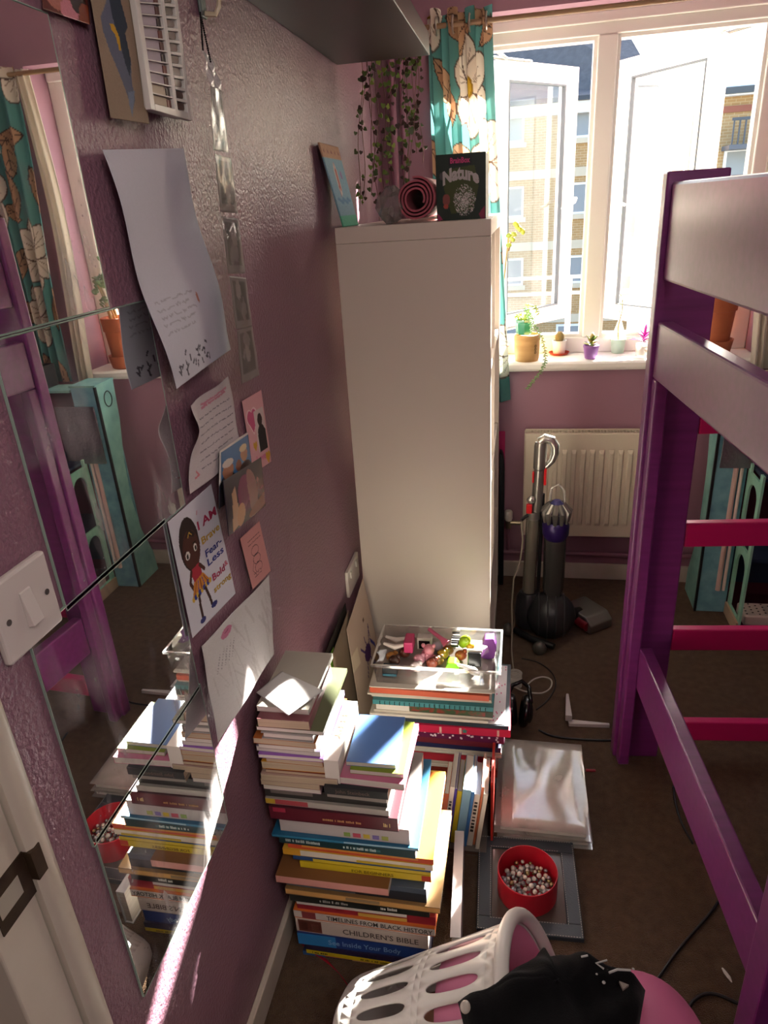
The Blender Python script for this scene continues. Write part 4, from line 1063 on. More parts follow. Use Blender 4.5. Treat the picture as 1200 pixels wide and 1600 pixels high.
for i, (px0, px1, pyb) in enumerate(((565, 562, 330), (572, 568, 320), (580, 584, 305), (590, 588, 285), (600, 602, 312), (611, 606, 290), (618, 609, 240), (628, 631, 300), (634, 638, 270), (641, 636, 295), (648, 643, 310), (655, 648, 240), (572, 592, 345), (645, 662, 255))):
    e0 = PY(px0, 96, 2.165); e1 = PY(px1, pyb, 2.175)
    st = Vector((.13+vr.uniform(-.03, .03), 2.11, 1.998)); ed = Vector((e0[0], 2.150, 1.926))
    pts = [st, st.lerp(ed, .5)+Vector((0, 0, .012)), ed, Vector((e0[0], 2.165, 1.90))]
    n = 14
    for k in range(1, n+1):
        t_ = k/n
        pts.append(Vector((e0[0]+(e1[0]-e0[0])*t_+.006*math.sin(t_*9+i), 2.165+.012*math.sin(t_*5+i*2)*t_, 1.90+(e1[2]-1.90)*t_)))
    v = part(pot, 'vine', MB().tube(pts, .0009, 5), VINE)
    lf = MB()
    for k in range(4, len(pts)-1):
        for s_ in (-1, 1):
            if vr.random() < (.75 if i in (3, 4, 5, 6, 7) else .5):
                t_ = vr.random(); p = pts[k].lerp(pts[k+1], t_)+Vector((s_*.007, vr.uniform(-.005, .005), 0))
                heart_leaf(lf, p, vr.uniform(.0055, .0105), Matrix.Rotation(vr.uniform(-.9, .9), 4, 'Z') @ Matrix.Rotation(vr.uniform(-.5, .5), 4, 'X') @ Matrix.Rotation(vr.uniform(-1, 1), 4, 'Y'), vr.choice([0, 0, 1, 2, 3] if i in (3, 4, 5, 6) else [1, 2, 2, 0]))
    o = obj('leaves', lf, LEAFS, pot, fix=False); at_root(o, pot); o['kind'] = 'stuff'

# ================================================================== WINDOWSILL
SZ = .9412
TERR = mat('#b8663f', .75, var=('#a5573a', 12, .25))
SOIL = mat('#3a2c22', .95)
def pot_prof(rb, rt, h, rim=.004, t=.004):
    return [(rb*.9, 0), (rb, .003), (rt, h-.006), (rt+rim, h-.006), (rt+rim, h), (rt+rim-t, h), (rt-t, h-.012)]
def potted(name, label, x, y, rb, rt, h, m, z=SZ, rim=.001, n=28):
    r = thing(name, label, 'potted plant', (x, y, z))
    obj('pot', MB().lathe(pot_prof(rb, rt, h, rim), n), m, r, smooth=True)
    obj('soil', MB().lathe([(rt*.5, h-.016), (rt-.006, h-.014), (rt*.3, h-.011)], 18), SOIL, r, smooth=True)
    return r
# wooden pot with green pot on top and trailing sedum
wp = PZ(822, 560, .9412); wx = .525; wy = 2.742
wd = thing('wooden_pot', 'round pale wooden pot with small stamped marks on the sill', 'pot', (wx, wy, SZ))
obj('body', MB().lathe([(.044, 0), (.046, .003), (.048, .075), (.048, .076), (.0485, .077), (.049, .098), (.046, .1), (.044, .1), (.044, .09), (.01, .09)], 30), mat('#c9a06a', .6, streak=('#b58a54', (8, 8, 40))), wd, smooth=True)
for k in range(3):
    an = math.radians(-50); ring = [(.0485*math.cos(an)+.004*math.cos(a)*math.sin(-an), .0485*math.sin(an)+.004*math.cos(a)*math.cos(an), .035+k*.012+.0045*math.sin(a)) for a in [2*math.pi*i/10 for i in range(10)]]
    obj('stamped_mark', MB().tube(ring, .0009, 4, closed=True), mat('#4a3a28', .7), wd)
gp = thing('trailing_sedum', 'trailing green sedum in a faceted green glazed pot on the wooden pot', 'potted plant', (wx-.012, wy, SZ+.1005))
GRN = mat('#2f7a5c', .25, coat=.4)
obj('pot', MB().lathe([(.028, 0), (.030, .002), (.034, .040), (.032, .044), (.040, .054), (.036, .054), (.030, .04)], 8), GRN, gp)
obj('soil', MB().lathe([(.01, .044), (.031, .044), (.01, .05)], 12), SOIL, gp)
SED = [mat('#a9b84e', .5), mat('#7fa46a', .5), mat('#8fae7c', .5)]
def sedum(path, n, r0, root, mi):
    q = MB(); P = [Vector(p) for p in path]
    L = len(P)-1
    obj('stem', MB().tube(P, .0012, 5), mat('#8a9a5c', .6), root)
    for k in range(n):
        t_ = k/n*L; i = min(int(t_), L-1); c = P[i].lerp(P[i+1], t_-i); an = k*2.4
        d_ = Vector((math.cos(an), math.sin(an), -.3)).normalized()
        q.ball(tuple(c+d_*r0*.9), r0, 6, m=d_.to_track_quat('Z', 'Y').to_matrix().to_4x4(), sc=(.42, .42, 1.0))
    o = obj('leaves', q, SED[mi], root, smooth='all', fix=False); o['kind'] = 'stuff'
sr_ = random.Random(4)
for k in range(9):
    an = k*.7; x, y = .028*math.cos(an), .02*math.sin(an)
    sedum([(x*.3, y*.3, .045), (x*.9, y*.9, .066+.01*(k % 2)), (x*1.3, y*1.3, .060)], 16, .006, gp, 0)
def L_(px, py, y): 
    p = PY(px, py, y); return (p[0]-(wx-.012), y-wy, p[2]-(SZ+.1005))
sedum([(.02, -.01, .05), L_(824, 475, 2.70), L_(836, 478, 2.685), L_(842, 492, 2.68)], 34, .0062, gp, 0)
sedum([(.02, -.02, .05), L_(826, 482, 2.69), L_(834, 505, 2.68), L_(846, 525, 2.675), L_(852, 548, 2.67), L_(852, 566, 2.667), L_(844, 582, 2.665), L_(832, 596, 2.665), L_(823, 608, 2.665)], 100, .0058, gp, 1)
sedum([(.015, -.02, .05), L_(820, 480, 2.70), L_(828, 500, 2.69), L_(832, 516, 2.685)], 40, .0056, gp, 2)
# jade stem reaching up beside the curtain
jx = PY(797, 380, 2.735)[0]
jd = thing('jade_cutting', 'tall jade plant cutting with round yellow-green leaves beside the curtain', 'potted plant', (.42, 2.80, SZ))
obj('pot', MB().lathe(pot_prof(.026, .032, .05), 18), mat('#8a5a42', .7), jd, smooth=True)
def JL(px, py, y=2.75): p = PY(px, py, y); return (p[0]-.42, y-2.80, p[2]-SZ)
obj('stem', MB().tube([(0, 0, .04), (.01, 0, .25), (.03, -.03, .45), JL(795, 392), JL(799, 375), JL(806, 362)], .0028, 7), mat('#a8864c', .6), jd, smooth=True)
for (px, py, an) in ((806, 350, .2), (812, 358, 1.2), (817, 362, 1.4), (795, 368, -.3), (801, 374, .9), (803, 366, .4), (795, 383, 0), (808, 354, 1.0)):
    obj('leaf', MB().ball(JL(px, py), .011, 12, m=Matrix.Rotation(an, 4, 'Y'), sc=(1.0, .35, .75)), mat('#b4b23c' if px > 804 else '#9a9a3a', .4), jd, smooth='all')
# cactus
cx_, cy_ = .650, 2.835
sc_ = thing('saucer', 'red-orange plastic saucer under the small cactus pot', 'saucer', (cx_, cy_, SZ))
obj('dish', MB().lathe([(.028, 0), (.034, .002), (.039, .010), (.040, .010), (.039, .0085), (.032, .003), (.005, .003)], 28), mat('#b8452c', .45), sc_, smooth=True)
ca = potted('cactus_pot', 'small brown cactus in a white pot standing in a red saucer', cx_, cy_, .023, .027, .052, mat('#e6e2da', .4), SZ+.0032)
q = MB(); q.ball((0, 0, .063), .017, 16, sc=(1, 1, 1.35))
obj('cactus', q, mat('#8a7a4c', .8, bump=(300, 1, .006)), ca, smooth='all')
sp = MB()
for k in range(150):
    ph, z = k*2.39996, -.3+1.25*k/150; r_ = math.sqrt(max(0, 1-min(1, z)**2)); d_ = Vector((r_*math.cos(ph), r_*math.sin(ph), z))
    c_ = Vector((d_.x*.017, d_.y*.017, .063+d_.z*.023)); sp.tube([c_, c_+d_*.005], [.0004, .0001], 3)
o = obj('spines', sp, mat('#c8a86c', .7), ca, fix=False); o['kind'] = 'stuff'
# purple pot succulent
pu = potted('purple_pot', 'green leafy succulent in a small purple pot', .763, 2.745, .022, .0285, .050, mat('#8a5aa0', .4))
lr = random.Random(8)
def blade(root, base, dirv, ln, wd, m, up=None, fold=.15):
    d_ = Vector(dirv).normalized(); s_ = d_.cross(Vector((0, 0, 1)))
    if s_.length < .05: s_ = Vector((1, 0, 0))
    s_.normalize(); n_ = s_.cross(d_); q = MB(); N = 7; vs = []
    for i in range(N):
        t_ = i/(N-1); wv = wd*math.sin(math.pi*(.12+.86*t_))**.8; c_ = Vector(base)+d_*ln*t_+n_*(-.25*ln*t_*t_+.0)
        vs += [tuple(c_-s_*wv), tuple(c_+n_*(.12*wv+.0008)), tuple(c_+s_*wv), tuple(c_-n_*(.0012))]
    for i in range(N-1):
        for k in range(4): q.add([], [])
    fs = [(i*4+k, i*4+(k+1) % 4, (i+1)*4+(k+1) % 4, (i+1)*4+k) for i in range(N-1) for k in range(4)]+[(3, 2, 1, 0), tuple((N-1)*4+k for k in range(4))]
    q.add(vs, fs)
    return obj('leaf', q, m, root, smooth='all')
LG = [mat('#6a7a34', .45), mat('#8f9a3c', .45), mat('#557038', .45), mat('#a88f4a', .45)]
for k in range(12):
    an = k*2.4; el = .35+.9*(k/12)
    blade(pu, (0, 0, .045+.002*k), (math.cos(an)*math.cos(el), math.sin(an)*math.cos(el), math.sin(el)), lr.uniform(.026, .038), .0085, LG[k % 4])
# mint pot with a thin tall stem
mp = potted('mint_pot', 'tall wispy plant in a pale mint green pot', .872, 2.84, .023, .0275, .054, mat('#a8c2b0', .35))
obj('stem', MB().tube([(0, 0, .04), (-.004, 0, .10), (.006, 0, .16), (.004, 0, .20)], [.003, .0025, .002, .0015], 6), mat('#b8a878', .6), mp)
for k in range(10):
    an = k*2.1; blade(mp, (.002*math.cos(k), 0, .13+.010*k), (math.cos(an)*.6, math.sin(an)*.6, .8), .022, .0028, mat('#9ab87a', .5))
obj('card', MB().prism([(-.03, .05), (.03, .05), (.006, .125), (-.006, .125)], lambda u, v, t: (u, t, v), -.002, -.0005), clear_mat('#f4f0e6', .1, .25, key='tag', dirtcol='#f0e8d8'), mp).name = 'plant_sleeve'
# magenta spiky plant
mg = potted('magenta_plant', 'magenta spiky-leaved plant in a clear tub at the end of the sill row', .955, 2.775, .024, .028, .046, clear_mat('#f0eeea', .12, .35, key='tub', dirtcol='#d8d2c8'))
MGT = [mat('#c0389c', .4), mat('#a83090', .4), mat('#5a3a4a', .5)]
for k in range(13):
    an = k*2.4; el = .2+.9*k/13
    blade(mg, (0, 0, .050+.002*k), (math.cos(an)*math.cos(el), math.sin(an)*math.cos(el), math.sin(el)), lr.uniform(.045, .065), .006, MGT[0 if k > 4 else (k % 3)])
# terracotta
tc_ = thing('terracotta_saucer', 'terracotta saucer under the big terracotta pot', 'saucer', (1.200, 2.79, SZ))
obj('dish', MB().lathe([(.060, 0), (.064, .003), (.072, .052), (.073, .054), (.068, .054), (.060, .006), (.01, .006)], 36), TERR, tc_, smooth=True)
tp = thing('terracotta_plant', 'jade plant in a large terracotta pot by the bunched curtain', 'potted plant', (1.200, 2.79, SZ+.0065))
obj('pot', MB().lathe([(.050, 0), (.054, .004), (.066, .15), (.071, .152), (.074, .205), (.070, .207), (.064, .19)], 40), TERR, tp, smooth=True)
obj('soil', MB().lathe([(.02, .185), (.064, .186), (.02, .19)], 20), SOIL, tp)
JG = mat('#5f7a3e', .4); JS = mat('#9a8458', .7)
jr = random.Random(3)
for k in range(7):
    an = k*.9; tip = Vector((.020+.040*math.cos(an)*jr.uniform(.5, 1), .035*math.sin(an)-.02, .33+jr.uniform(-.05, .10)))
    b0 = Vector((.03*math.cos(an), .03*math.sin(an), .188)); mid = b0.lerp(tip, .5)+Vector((0, 0, .03))
    obj('branch', MB().tube([b0, mid, tip], [.006, .005, .003], 7), JS, tp, smooth=True)
    for j in range(9):
        c_ = mid.lerp(tip, .3+.75*j/9)+Vector((jr.uniform(-.018, .025), jr.uniform(-.02, .02), jr.uniform(-.015, .03)))
        obj('leaf', MB().ball(tuple(c_), .014, 8, m=Matrix.Rotation(jr.uniform(-1, 1), 4, 'Y') @ Matrix.Rotation(jr.uniform(-1, 1), 4, 'X'), sc=(1, .7, .3)), JG, tp, smooth='all')
# ================================================================== BOOKS
PAGE = mat('#b7a58c', .85, streak=('#9a8870', (3, 3, 700)), key='page'); PAGEW = mat('#cfc8be', .8, streak=('#b4aca2', (3, 3, 800)), key='pagew')
ORD = ['', 'lowest', 'second', 'third', 'fourth', 'fifth', 'sixth', 'seventh', 'eighth', 'ninth', 'tenth', 'eleventh', 'twelfth', 'thirteenth', 'fourteenth', 'fifteenth', 'sixteenth', 'seventeenth', 'eighteenth', 'nineteenth', 'twentieth', 'twenty-first']
def book(label, x0, x1, y0, y1, z, t, spine='-y', cover='#444', back=None, spinecol=None, hard=False, yaw=0.0, page=PAGE, bands=(), titles=(), rough=.38, tilt=None, group=None, top=None, name='book'):
    cx, cy = (x0+x1)/2, (y0+y1)/2
    if spine in ('-y', '+y'): L, W_ = x1-x0, y1-y0
    else: L, W_ = y1-y0, x1-x0
    rz = {'-y': 0, '+x': math.pi/2, '+y': math.pi, '-x': -math.pi/2}[spine]+yaw
    r = thing(name, label, 'book', (cx, cy, z), rz, group)
    if tilt is not None: r.rotation_euler = tilt
    c = .0022 if hard else .0007
    e = .0035 if hard else .0004
    mats_ = [mat(cover, rough), mat(spinecol or cover, rough), mat(top or cover, rough)]
    q = MB()
    q.box(-L/2, L/2, -W_/2, W_/2, 0, c, 0)
    q.box(-L/2, L/2, -W_/2, W_/2, t-c, t, 2)
    q.box(-L/2, L/2, -W_/2, -W_/2+c, c, t-c, 1)
    cov = obj('cover', q, mats_, r, fix=False)
    obj('pages', MB().box(-L/2+e, L/2-e, -W_/2+c+.0002, W_/2-e, c+.0001, t-c-.0001), page, r, fix=False)
    for (u0, u1, v0, v1, col) in bands:
        obj('spine_band', MB().box(-L/2+u0*L, -L/2+u1*L, -W_/2-.0005, -W_/2+.0001, v0*t, v1*t), mat(col, rough), r, fix=False)
    for (tx, u0, u1, v, h, col) in titles:
        if tx == '|':                                              # lettering too small to read: a run of little strokes
            rr = random.Random(int(u0*1000)+int(t*1e5)); q = MB(); u = u0*L
            while u < u1*L:
                wl = rr.uniform(.0012, .004); q.box(-L/2+u, -L/2+u+wl, -W_/2-.0009, -W_/2-.0004, v*t, v*t+h*t*rr.uniform(.6, 1)); u += wl+rr.choice([.0008, .001, .004])
            so_ = obj('spine_print', q, mat(col, .5), r, fix=False); so_['kind'] = 'stuff'
            continue
        text_obj('spine_title', tx, mat(col, .5), r, (lambda uu, vv, u0=u0, v=v: (-L/2+u0*L+uu, -W_/2-.0009, v*t+vv)), height=h*t, width=(u1-u0)*L, bold=.01)
    return r
Wt = '#cfc9c2'
pile = [  # thickness, x0, x1, y0, depth, cover, spine, hard, page, bands, titles, words
 (.012, .050, .330, .956, .23, '#26304a', '#b04a58', True, PAGEW, [(0, .18, 0, 1, '#2b5a96'), (.4, 1, 0, 1, '#b88a6a')], [], 'thin hardback with a tan and red spine'),
 (.028, .062, .335, .950, .22, '#241f3c', '#2a2342', True, PAGEW, [(0, 1, .02, .42, '#c9b21e')], [('|', .05, .18, .14, .16, '#2a2414'), ('|', .45, .9, .12, .18, '#6a5a14')], 'navy hardback with a yellow stripe along its spine'),
 (.038, .045, .330, .952, .22, '#1f2f66', '#1f3f86', True, PAGEW, [(0, .3, .05, .95, '#2f7fc0')], [('See Inside Your Body', .24, .80, .30, .40, '#8fb0d8')], 'blue hardback with pale lettering about the body'),
 (.040, .046, .335, .953, .22, '#b9aaa2', '#c6b9b0', True, PAGEW, [(.02, .20, .06, .94, '#6a3a30'), (.03, .09, .2, .8, '#2a1c1c'), (.12, .18, .2, .7, '#a06a5a')], [("CHILDREN'S BIBLE", .36, .93, .28, .40, '#4a3c38')], 'pale hardback bible with a brown picture on its spine'),
 (.024, .044, .350, .955, .24, '#c2672e', '#cbc3bc', True, PAGE, [(.06, .16, .1, .9, '#8a3c40')], [('TIMELINES FROM BLACK HISTORY', .24, .985, .22, .56, '#241c1c')], 'white-spined history hardback with bold black capitals'),
 (.028, .052, .350, .960, .23, '#b23a34', '#8f2030', True, PAGEW, [(0, .8, .55, .98, Wt), (.45, .8, .05, .4, '#c9a24a')], [], 'red hardback with a white stripe and orange cover'),
 (.020, .040, .338, .956, .22, '#1a1e1e', '#1e2220', False, PAGEW, [], [('|', .22, .42, .35, .36, '#9a9a94'), ('|', .66, .78, .35, .40, '#c8c8c0')], 'black paperback with small white lettering'),
 (.017, .034, .362, .954, .25, '#8a6a42', '#c8985a', True, PAGEW, [(.40, .62, .25, .75, '#8f7a5a')], [], 'long tan hardback with a golden spine'),
 (.040, .036, .335, .962, .24, '#56606c', '#46505e', True, PAGEW, [(0, .6, .72, .96, '#b4aa92'), (.3, .7, .62, .72, '#a84a5a'), (.5, 1, .0, .6, '#22242c')], [], 'thick slate blue hardback with a cream stripe'),
 (.020, .026, .262, .936, .22, '#7a5230', '#c48a82', False, PAGEW, [], [], 'brown card-covered book edged in pink'),
 (.018, .072, .345, .962, .24, '#a8921c', '#c4ac24', False, PAGEW, [(.93, 1, .1, .9, '#b03a2a')], [('FOR BEGINNERS', .40, .72, .24, .44, '#5a4c10')], 'yellow paperback with a red badge, marked for beginners'),
 (.017, .058, .345, .964, .24, '#20406c', '#22477a', True, PAGEW, [(.15, 1, .0, .45, '#c8b030')], [], 'blue hardback with a yellow lower stripe'),
 (.016, .040, .350, .960, .25, '#c9a23a', '#cfc7b8', False, PAGEW, [(0, .12, 0, 1, '#c8922a'), (.5, .95, 0, .4, '#b8a02c')], [], 'cream and yellow paperback'),
 (.014, .052, .352, .962, .23, '#c8701c', '#b8482c', False, PAGEW, [(.1, .9, .5, .95, '#c8863a')], [], 'thin red and orange paperback with a bright orange cover'),
 (.020, .036, .318, .960, .23, '#123a40', '#14363a', False, PAGEW, [(.55, .75, .3, .6, '#3a6a6a')], [('|', .05, .30, .32, .38, '#a8b4b0'), ('|', .48, .72, .32, .36, '#c0ccc8')], 'dark teal paperback with white lettering'),
 (.008, .022, .322, .958, .24, '#1d5a7a', '#2f7fa4', True, PAGEW, [(.5, 1, .3, .7, '#9ac0cc')], [], 'very thin bright blue hardback'),
 (.040, .040, .306, .966, .21, '#86807e', '#b4acaa', False, PAGEW, [(.50, .55, .12, .38, '#7f9a4a'), (.57, .63, .12, .38, '#b84a5c'), (.65, .70, .12, .38, '#c8b03a'), (.72, .77, .12, .38, '#7a6aa8'), (.79, .84, .12, .38, '#9aa04a')], [], 'thick silver grey paperback with small coloured squares'),
 (.035, .026, .286, .958, .22, '#3a0f1c', '#5a1424', True, PAGE, [(.03, .13, .6, .9, '#a02a44')], [('|', .42, .72, .3, .15, '#b88a5a'), ('|', .89, .94, .3, .3, '#d8b87a')], 'thick maroon hardback with gilt lettering'),
 (.015, .020, .270, .962, .20, '#8d8880', '#a8a29a', False, PAGEW, [(.0, .08, .1, .9, '#c0a030'), (.08, .35, .1, .9, '#a04048')], [], 'thin grey paperback with a yellow and red spine end'),
 (.024, .018, .265, .968, .19, '#1c1a1a', '#2a2826', False, PAGEW, [(.05, .4, .4, 1, '#6a625c')], [], 'black and grey paperback on top of the wide books'),
]
z = .0002
for i, (t, x0, x1, y0, dp, cov, spc, hard, pg, bands, titles, words) in enumerate(pile):
    book(f'{words}, {ORD[i+1]} up in the wide pile', x0, x1, y0, y0+dp, z, t, '-y', cov, None, spc, hard, random.Random(i).uniform(-.012, .012), pg, bands, titles)
    z += t+.0002
ZP = z
# left column: paperbacks, page edges to the room, spines towards the window side
lc = [ # thick, x0, x1, y0, y1, cover, hard, page, words
 (.012, .020, .137, .962, 1.150, '#b49aa4', False, PAGEW, 'lilac paperback'),
 (.014, .018, .138, .960, 1.150, '#8a6c5c', False, PAGE, 'brown paperback'),
 (.017, .019, .172, .958, 1.155, '#a08a7c', False, PAGE, 'wide beige paperback'),
 (.008, .030, .160, .962, 1.150, '#6a2a20', False, PAGE, 'thin dark red paperback'),
 (.018, .022, .150, .964, 1.150, '#c08a2c', False, PAGE, 'ochre paperback with a golden spine'),
 (.012, .036, .150, .962, 1.150, '#a86a34', False, PAGE, 'orange-brown paperback'),
 (.009, .020, .148, .960, 1.145, '#8a5aa8', False, PAGEW, 'thin violet paperback'),
 (.012, .018, .146, .966, 1.150, '#7a7488', False, PAGEW, 'grey-violet paperback'),
 (.010, .024, .134, .962, 1.150, '#8a8078', False, PAGEW, 'slim grey paperback'),
 (.013, .016, .140, .962, 1.150, '#a5602a', False, PAGE, 'rust paperback'),
 (.016, .034, .136, .962, 1.150, '#8d8a86', True, PAGEW, 'pale grey hardback'),
 (.009, .024, .155, .966, 1.160, '#5a5e44', False, PAGEW, 'olive green paperback with a dark board cover'),
 (.020, .027, .128, .966, 1.140, '#7a4a50', False, PAGE, 'fat paperback with ruffled reddish page edges'),
 (.012, .022, .125, .985, 1.165, '#a8a498', False, PAGEW, 'large pale book lying on top, under the envelope'),
]
zl = ZP
for i, (t, x0, x1, y0, y1, cov, hard, pg, words) in enumerate(lc):
    book(f'{words}, {ORD[i+1]} up in the paperback stack', x0, x1, y0, y1, zl, t, '+x', cov, None, None, hard, random.Random(i+50).uniform(-.02, .02), pg)
    zl += t+.0002
# plaid spine strip book and dark board leaning over the stack's window side
def envelope():
    cs = [PZ(400, 1080, zl+.004), PZ(440, 1047, zl+.004), PZ(505, 1077, zl+.006), PZ(450, 1116, zl+.010)]
    cs = [np.array([max(c[0], .006), c[1], c[2]]) for c in cs]
    r = thing('envelope', 'plain white envelope lying askew on the paperback stack', 'envelope', tuple(sum(cs)/4-np.array([0, 0, .004])))
    cv = Canvas(24, 24, '#c2c2c0', 1, 1)
    f = lambda s, t: cs[0]*(1-s)*(1-t)+cs[1]*s*(1-t)+cs[2]*s*t+cs[3]*(1-s)*t+np.array([0, 0, .004*math.sin(math.pi*s)*math.sin(math.pi*t)-.003])
    at_root(print_mesh('paper', cv, f, PAP, r, thick=.0012), r)
envelope()
# right column on the wide pile
zr = ZP
rc = [
 (.013, .152, .268, .957, 1.10, '-y', '#8b8680', '#8d867e', False, PAGE, 'grey paperback', []),
 (.018, .148, .272, .952, 1.10, '-y', '#1e2226', '#26282a', False, PAGE, 'dark novel with dull lettering on its spine', [('John Steinbeck', .18, .72, .30, .5, '#6a5a50')]),
 (.016, .180, .305, .962, 1.13, '+x', '#b86a86', '#c07a8e', False, PAGEW, 'pink softback', []),
 (.010, .196, .300, .975, 1.12, '+x', '#7a8a2c', '#c8ccc0', False, PAGEW, 'lime and white picture book', []),
 (.010, .186, .282, .985, 1.12, '+x', '#4a6ea8', '#9ab0cc', False, PAGEW, 'sky blue picture book', []),
]
for i, (t, x0, x1, y0, y1, sp, cov, spc, hard, pg, words, tt) in enumerate(rc):
    book(f'{words}, {ORD[i+1]} in the sunlit stack beside the paperbacks', x0, x1, y0, y1, zr, t, sp, cov, None, spc, hard, random.Random(i+80).uniform(-.04, .04), pg, [], tt)
    zr += t+.0002
wb_ = book('thick white book with reddish letters beside the paperback stack', .150, .1785, .962, 1.135, ZP+.0318, .056, '-y', '#d6d0c6', None, '#cfc9c0', False, 0, PAGEW)
text_obj('lettering', 'EEPY', mat('#a04a3c', .5), wb_, lambda u, v: (-.009+v, .045-u, .0568), height=.014, width=.075, bold=.02)
# books between pile and document stack
book('white large-format book standing on its long edge beside the pile', .372, .394, .968, 1.24, 0.0002, .105, '+x', '#b8b8bc', None, '#b8b8bc', True, .05, PAGEW, [], [('|', .55, .9, .4, .10, '#5a5a60')])
stand = [('#a85a40', .012, 'rust red'), ('#c9c4bc', .011, 'white with black lettering'), ('#4a3c90', .006, 'violet'), ('#b8a424', .012, 'yellow'), ('#6f96ac', .020, 'powder blue'), ('#3f72a8', .008, 'mid blue'), ('#cdc6ba', .014, 'cream with black lettering'), ('#b86a48', .006, 'orange-brown'), ('#c4beb2', .010, 'off-white')]
book('grey board book lying flat under the upright books', .315, .440, 1.262, 1.42, .0002, .014, '-y', '#6a625c', None, '#5a4238', True, 0, PAGE)
x = .312
for i, (col, t, words) in enumerate(stand):
    h = .178+.010*((i*5) % 3)
    r = thing('book', f'{words} book standing upright in the row beside the front pile', 'book', (x+.004, 1.345, .0146), 0)
    lean = math.radians(7)
    r.rotation_euler = (0, lean, 0)
    W_ = .11+.008*(i % 3); c = .0012; y0 = -.075+.004*(i % 4)
    q = MB().box(0, c, y0, y0+W_, 0.0, h).box(t-c, t, y0, y0+W_, 0, h).box(c, t-c, y0, y0+c, 0, h)
    obj('cover', q, mat(col, .45), r, fix=False)
    obj('pages', MB().box(c, t-c, y0+c, y0+W_-.002, .001, h-.001), PAGEW, r, fix=False)
    if i in (1, 6):
        q = MB(); rr = random.Random(i)
        for k in range(9): q.box(t*.2, t*.75, y0-.0006, y0-.0001, .05+k*.012, .05+k*.012+rr.uniform(.004, .009))
        so_ = obj('spine_print', q, mat('#2a2626', .5), r); so_['kind'] = 'stuff'
    x += t+.0008
rf_ = thing('red_folder', 'red card folder standing on edge beside the upright books', 'folder', (.452, 1.40, 0))
obj('card', MB().box(-.003, .003, -.10, .04, 0.0005, .21), mat('#b83024', .5), rf_, bevel=.0008)

# ================================================================== DOCUMENT STACK AND TOY BOX
FOLD = [ # thick, x0, x1, y0, y1, colour, top colour, kind, words
 (.022, .16, .452, 1.47, 1.71, '#1f3f7a', None, 'folder', 'blue lever folder'),
 (.016, .16, .455, 1.462, 1.71, '#3a7a8c', None, 'folder', 'petrol blue folder'),
 (.020, .15, .446, 1.466, 1.71, '#c0b6a8', None, 'papers', 'wad of cream paper'),
 (.022, .15, .462, 1.462, 1.71, '#7a2a20', None, 'folder', 'brick red folder'),
 (.016, .15, .455, 1.460, 1.71, '#cbc4ba', None, 'papers', 'wad of white paper'),
 (.020, .15, .452, 1.458, 1.71, '#a82a38', None, 'folder', 'crimson folder'),
 (.018, .15, .464, 1.460, 1.71, '#c8c0b4', None, 'papers', 'thicker wad of off-white paper'),
 (.014, .15, .470, 1.458, 1.71, '#23264c', None, 'folder', 'navy folder'),
 (.018, .15, .458, 1.456, 1.70, '#6a2430', None, 'folder', 'wine red folder'),
 (.020, .14, .480, 1.452, 1.70, '#5a1740', None, 'dots', 'plum folder with white dots'),
 (.020, .14, .492, 1.446, 1.70, '#b81f44', None, 'red', 'red patterned folder with a star'),
 (.010, .135, .490, 1.452, 1.72, '#23303c', '#d2ccd0', 'binder', 'white pad with pink specks on a dark backing'),
 (.018, .125, .440, 1.448, 1.69, '#c6bfb4', None, 'papers', 'loose bundle of drawings'),
 (.016, .14, .450, 1.452, 1.69, '#2a3a2c', '#2a3a2c', 'mag', 'green and black magazine in a white cover'),
 (.012, .13, .448, 1.450, 1.70, '#3a7a80', None, 'spiral', 'teal spiral notebook'),
 (.014, .122, .440, 1.460, 1.69, '#cfc9c0', None, 'papers', 'bundle of white sheets'),
 (.014, .125, .440, 1.455, 1.69, '#b8543a', None, 'folder', 'coral card folder'),
 (.008, .126, .442, 1.457, 1.69, '#cfc9c0', None, 'papers', 'top sheaf of white sheets under the toy box'),
]
zs = .0002
tot = sum(f[0] for f in FOLD); ks = (.352/tot)
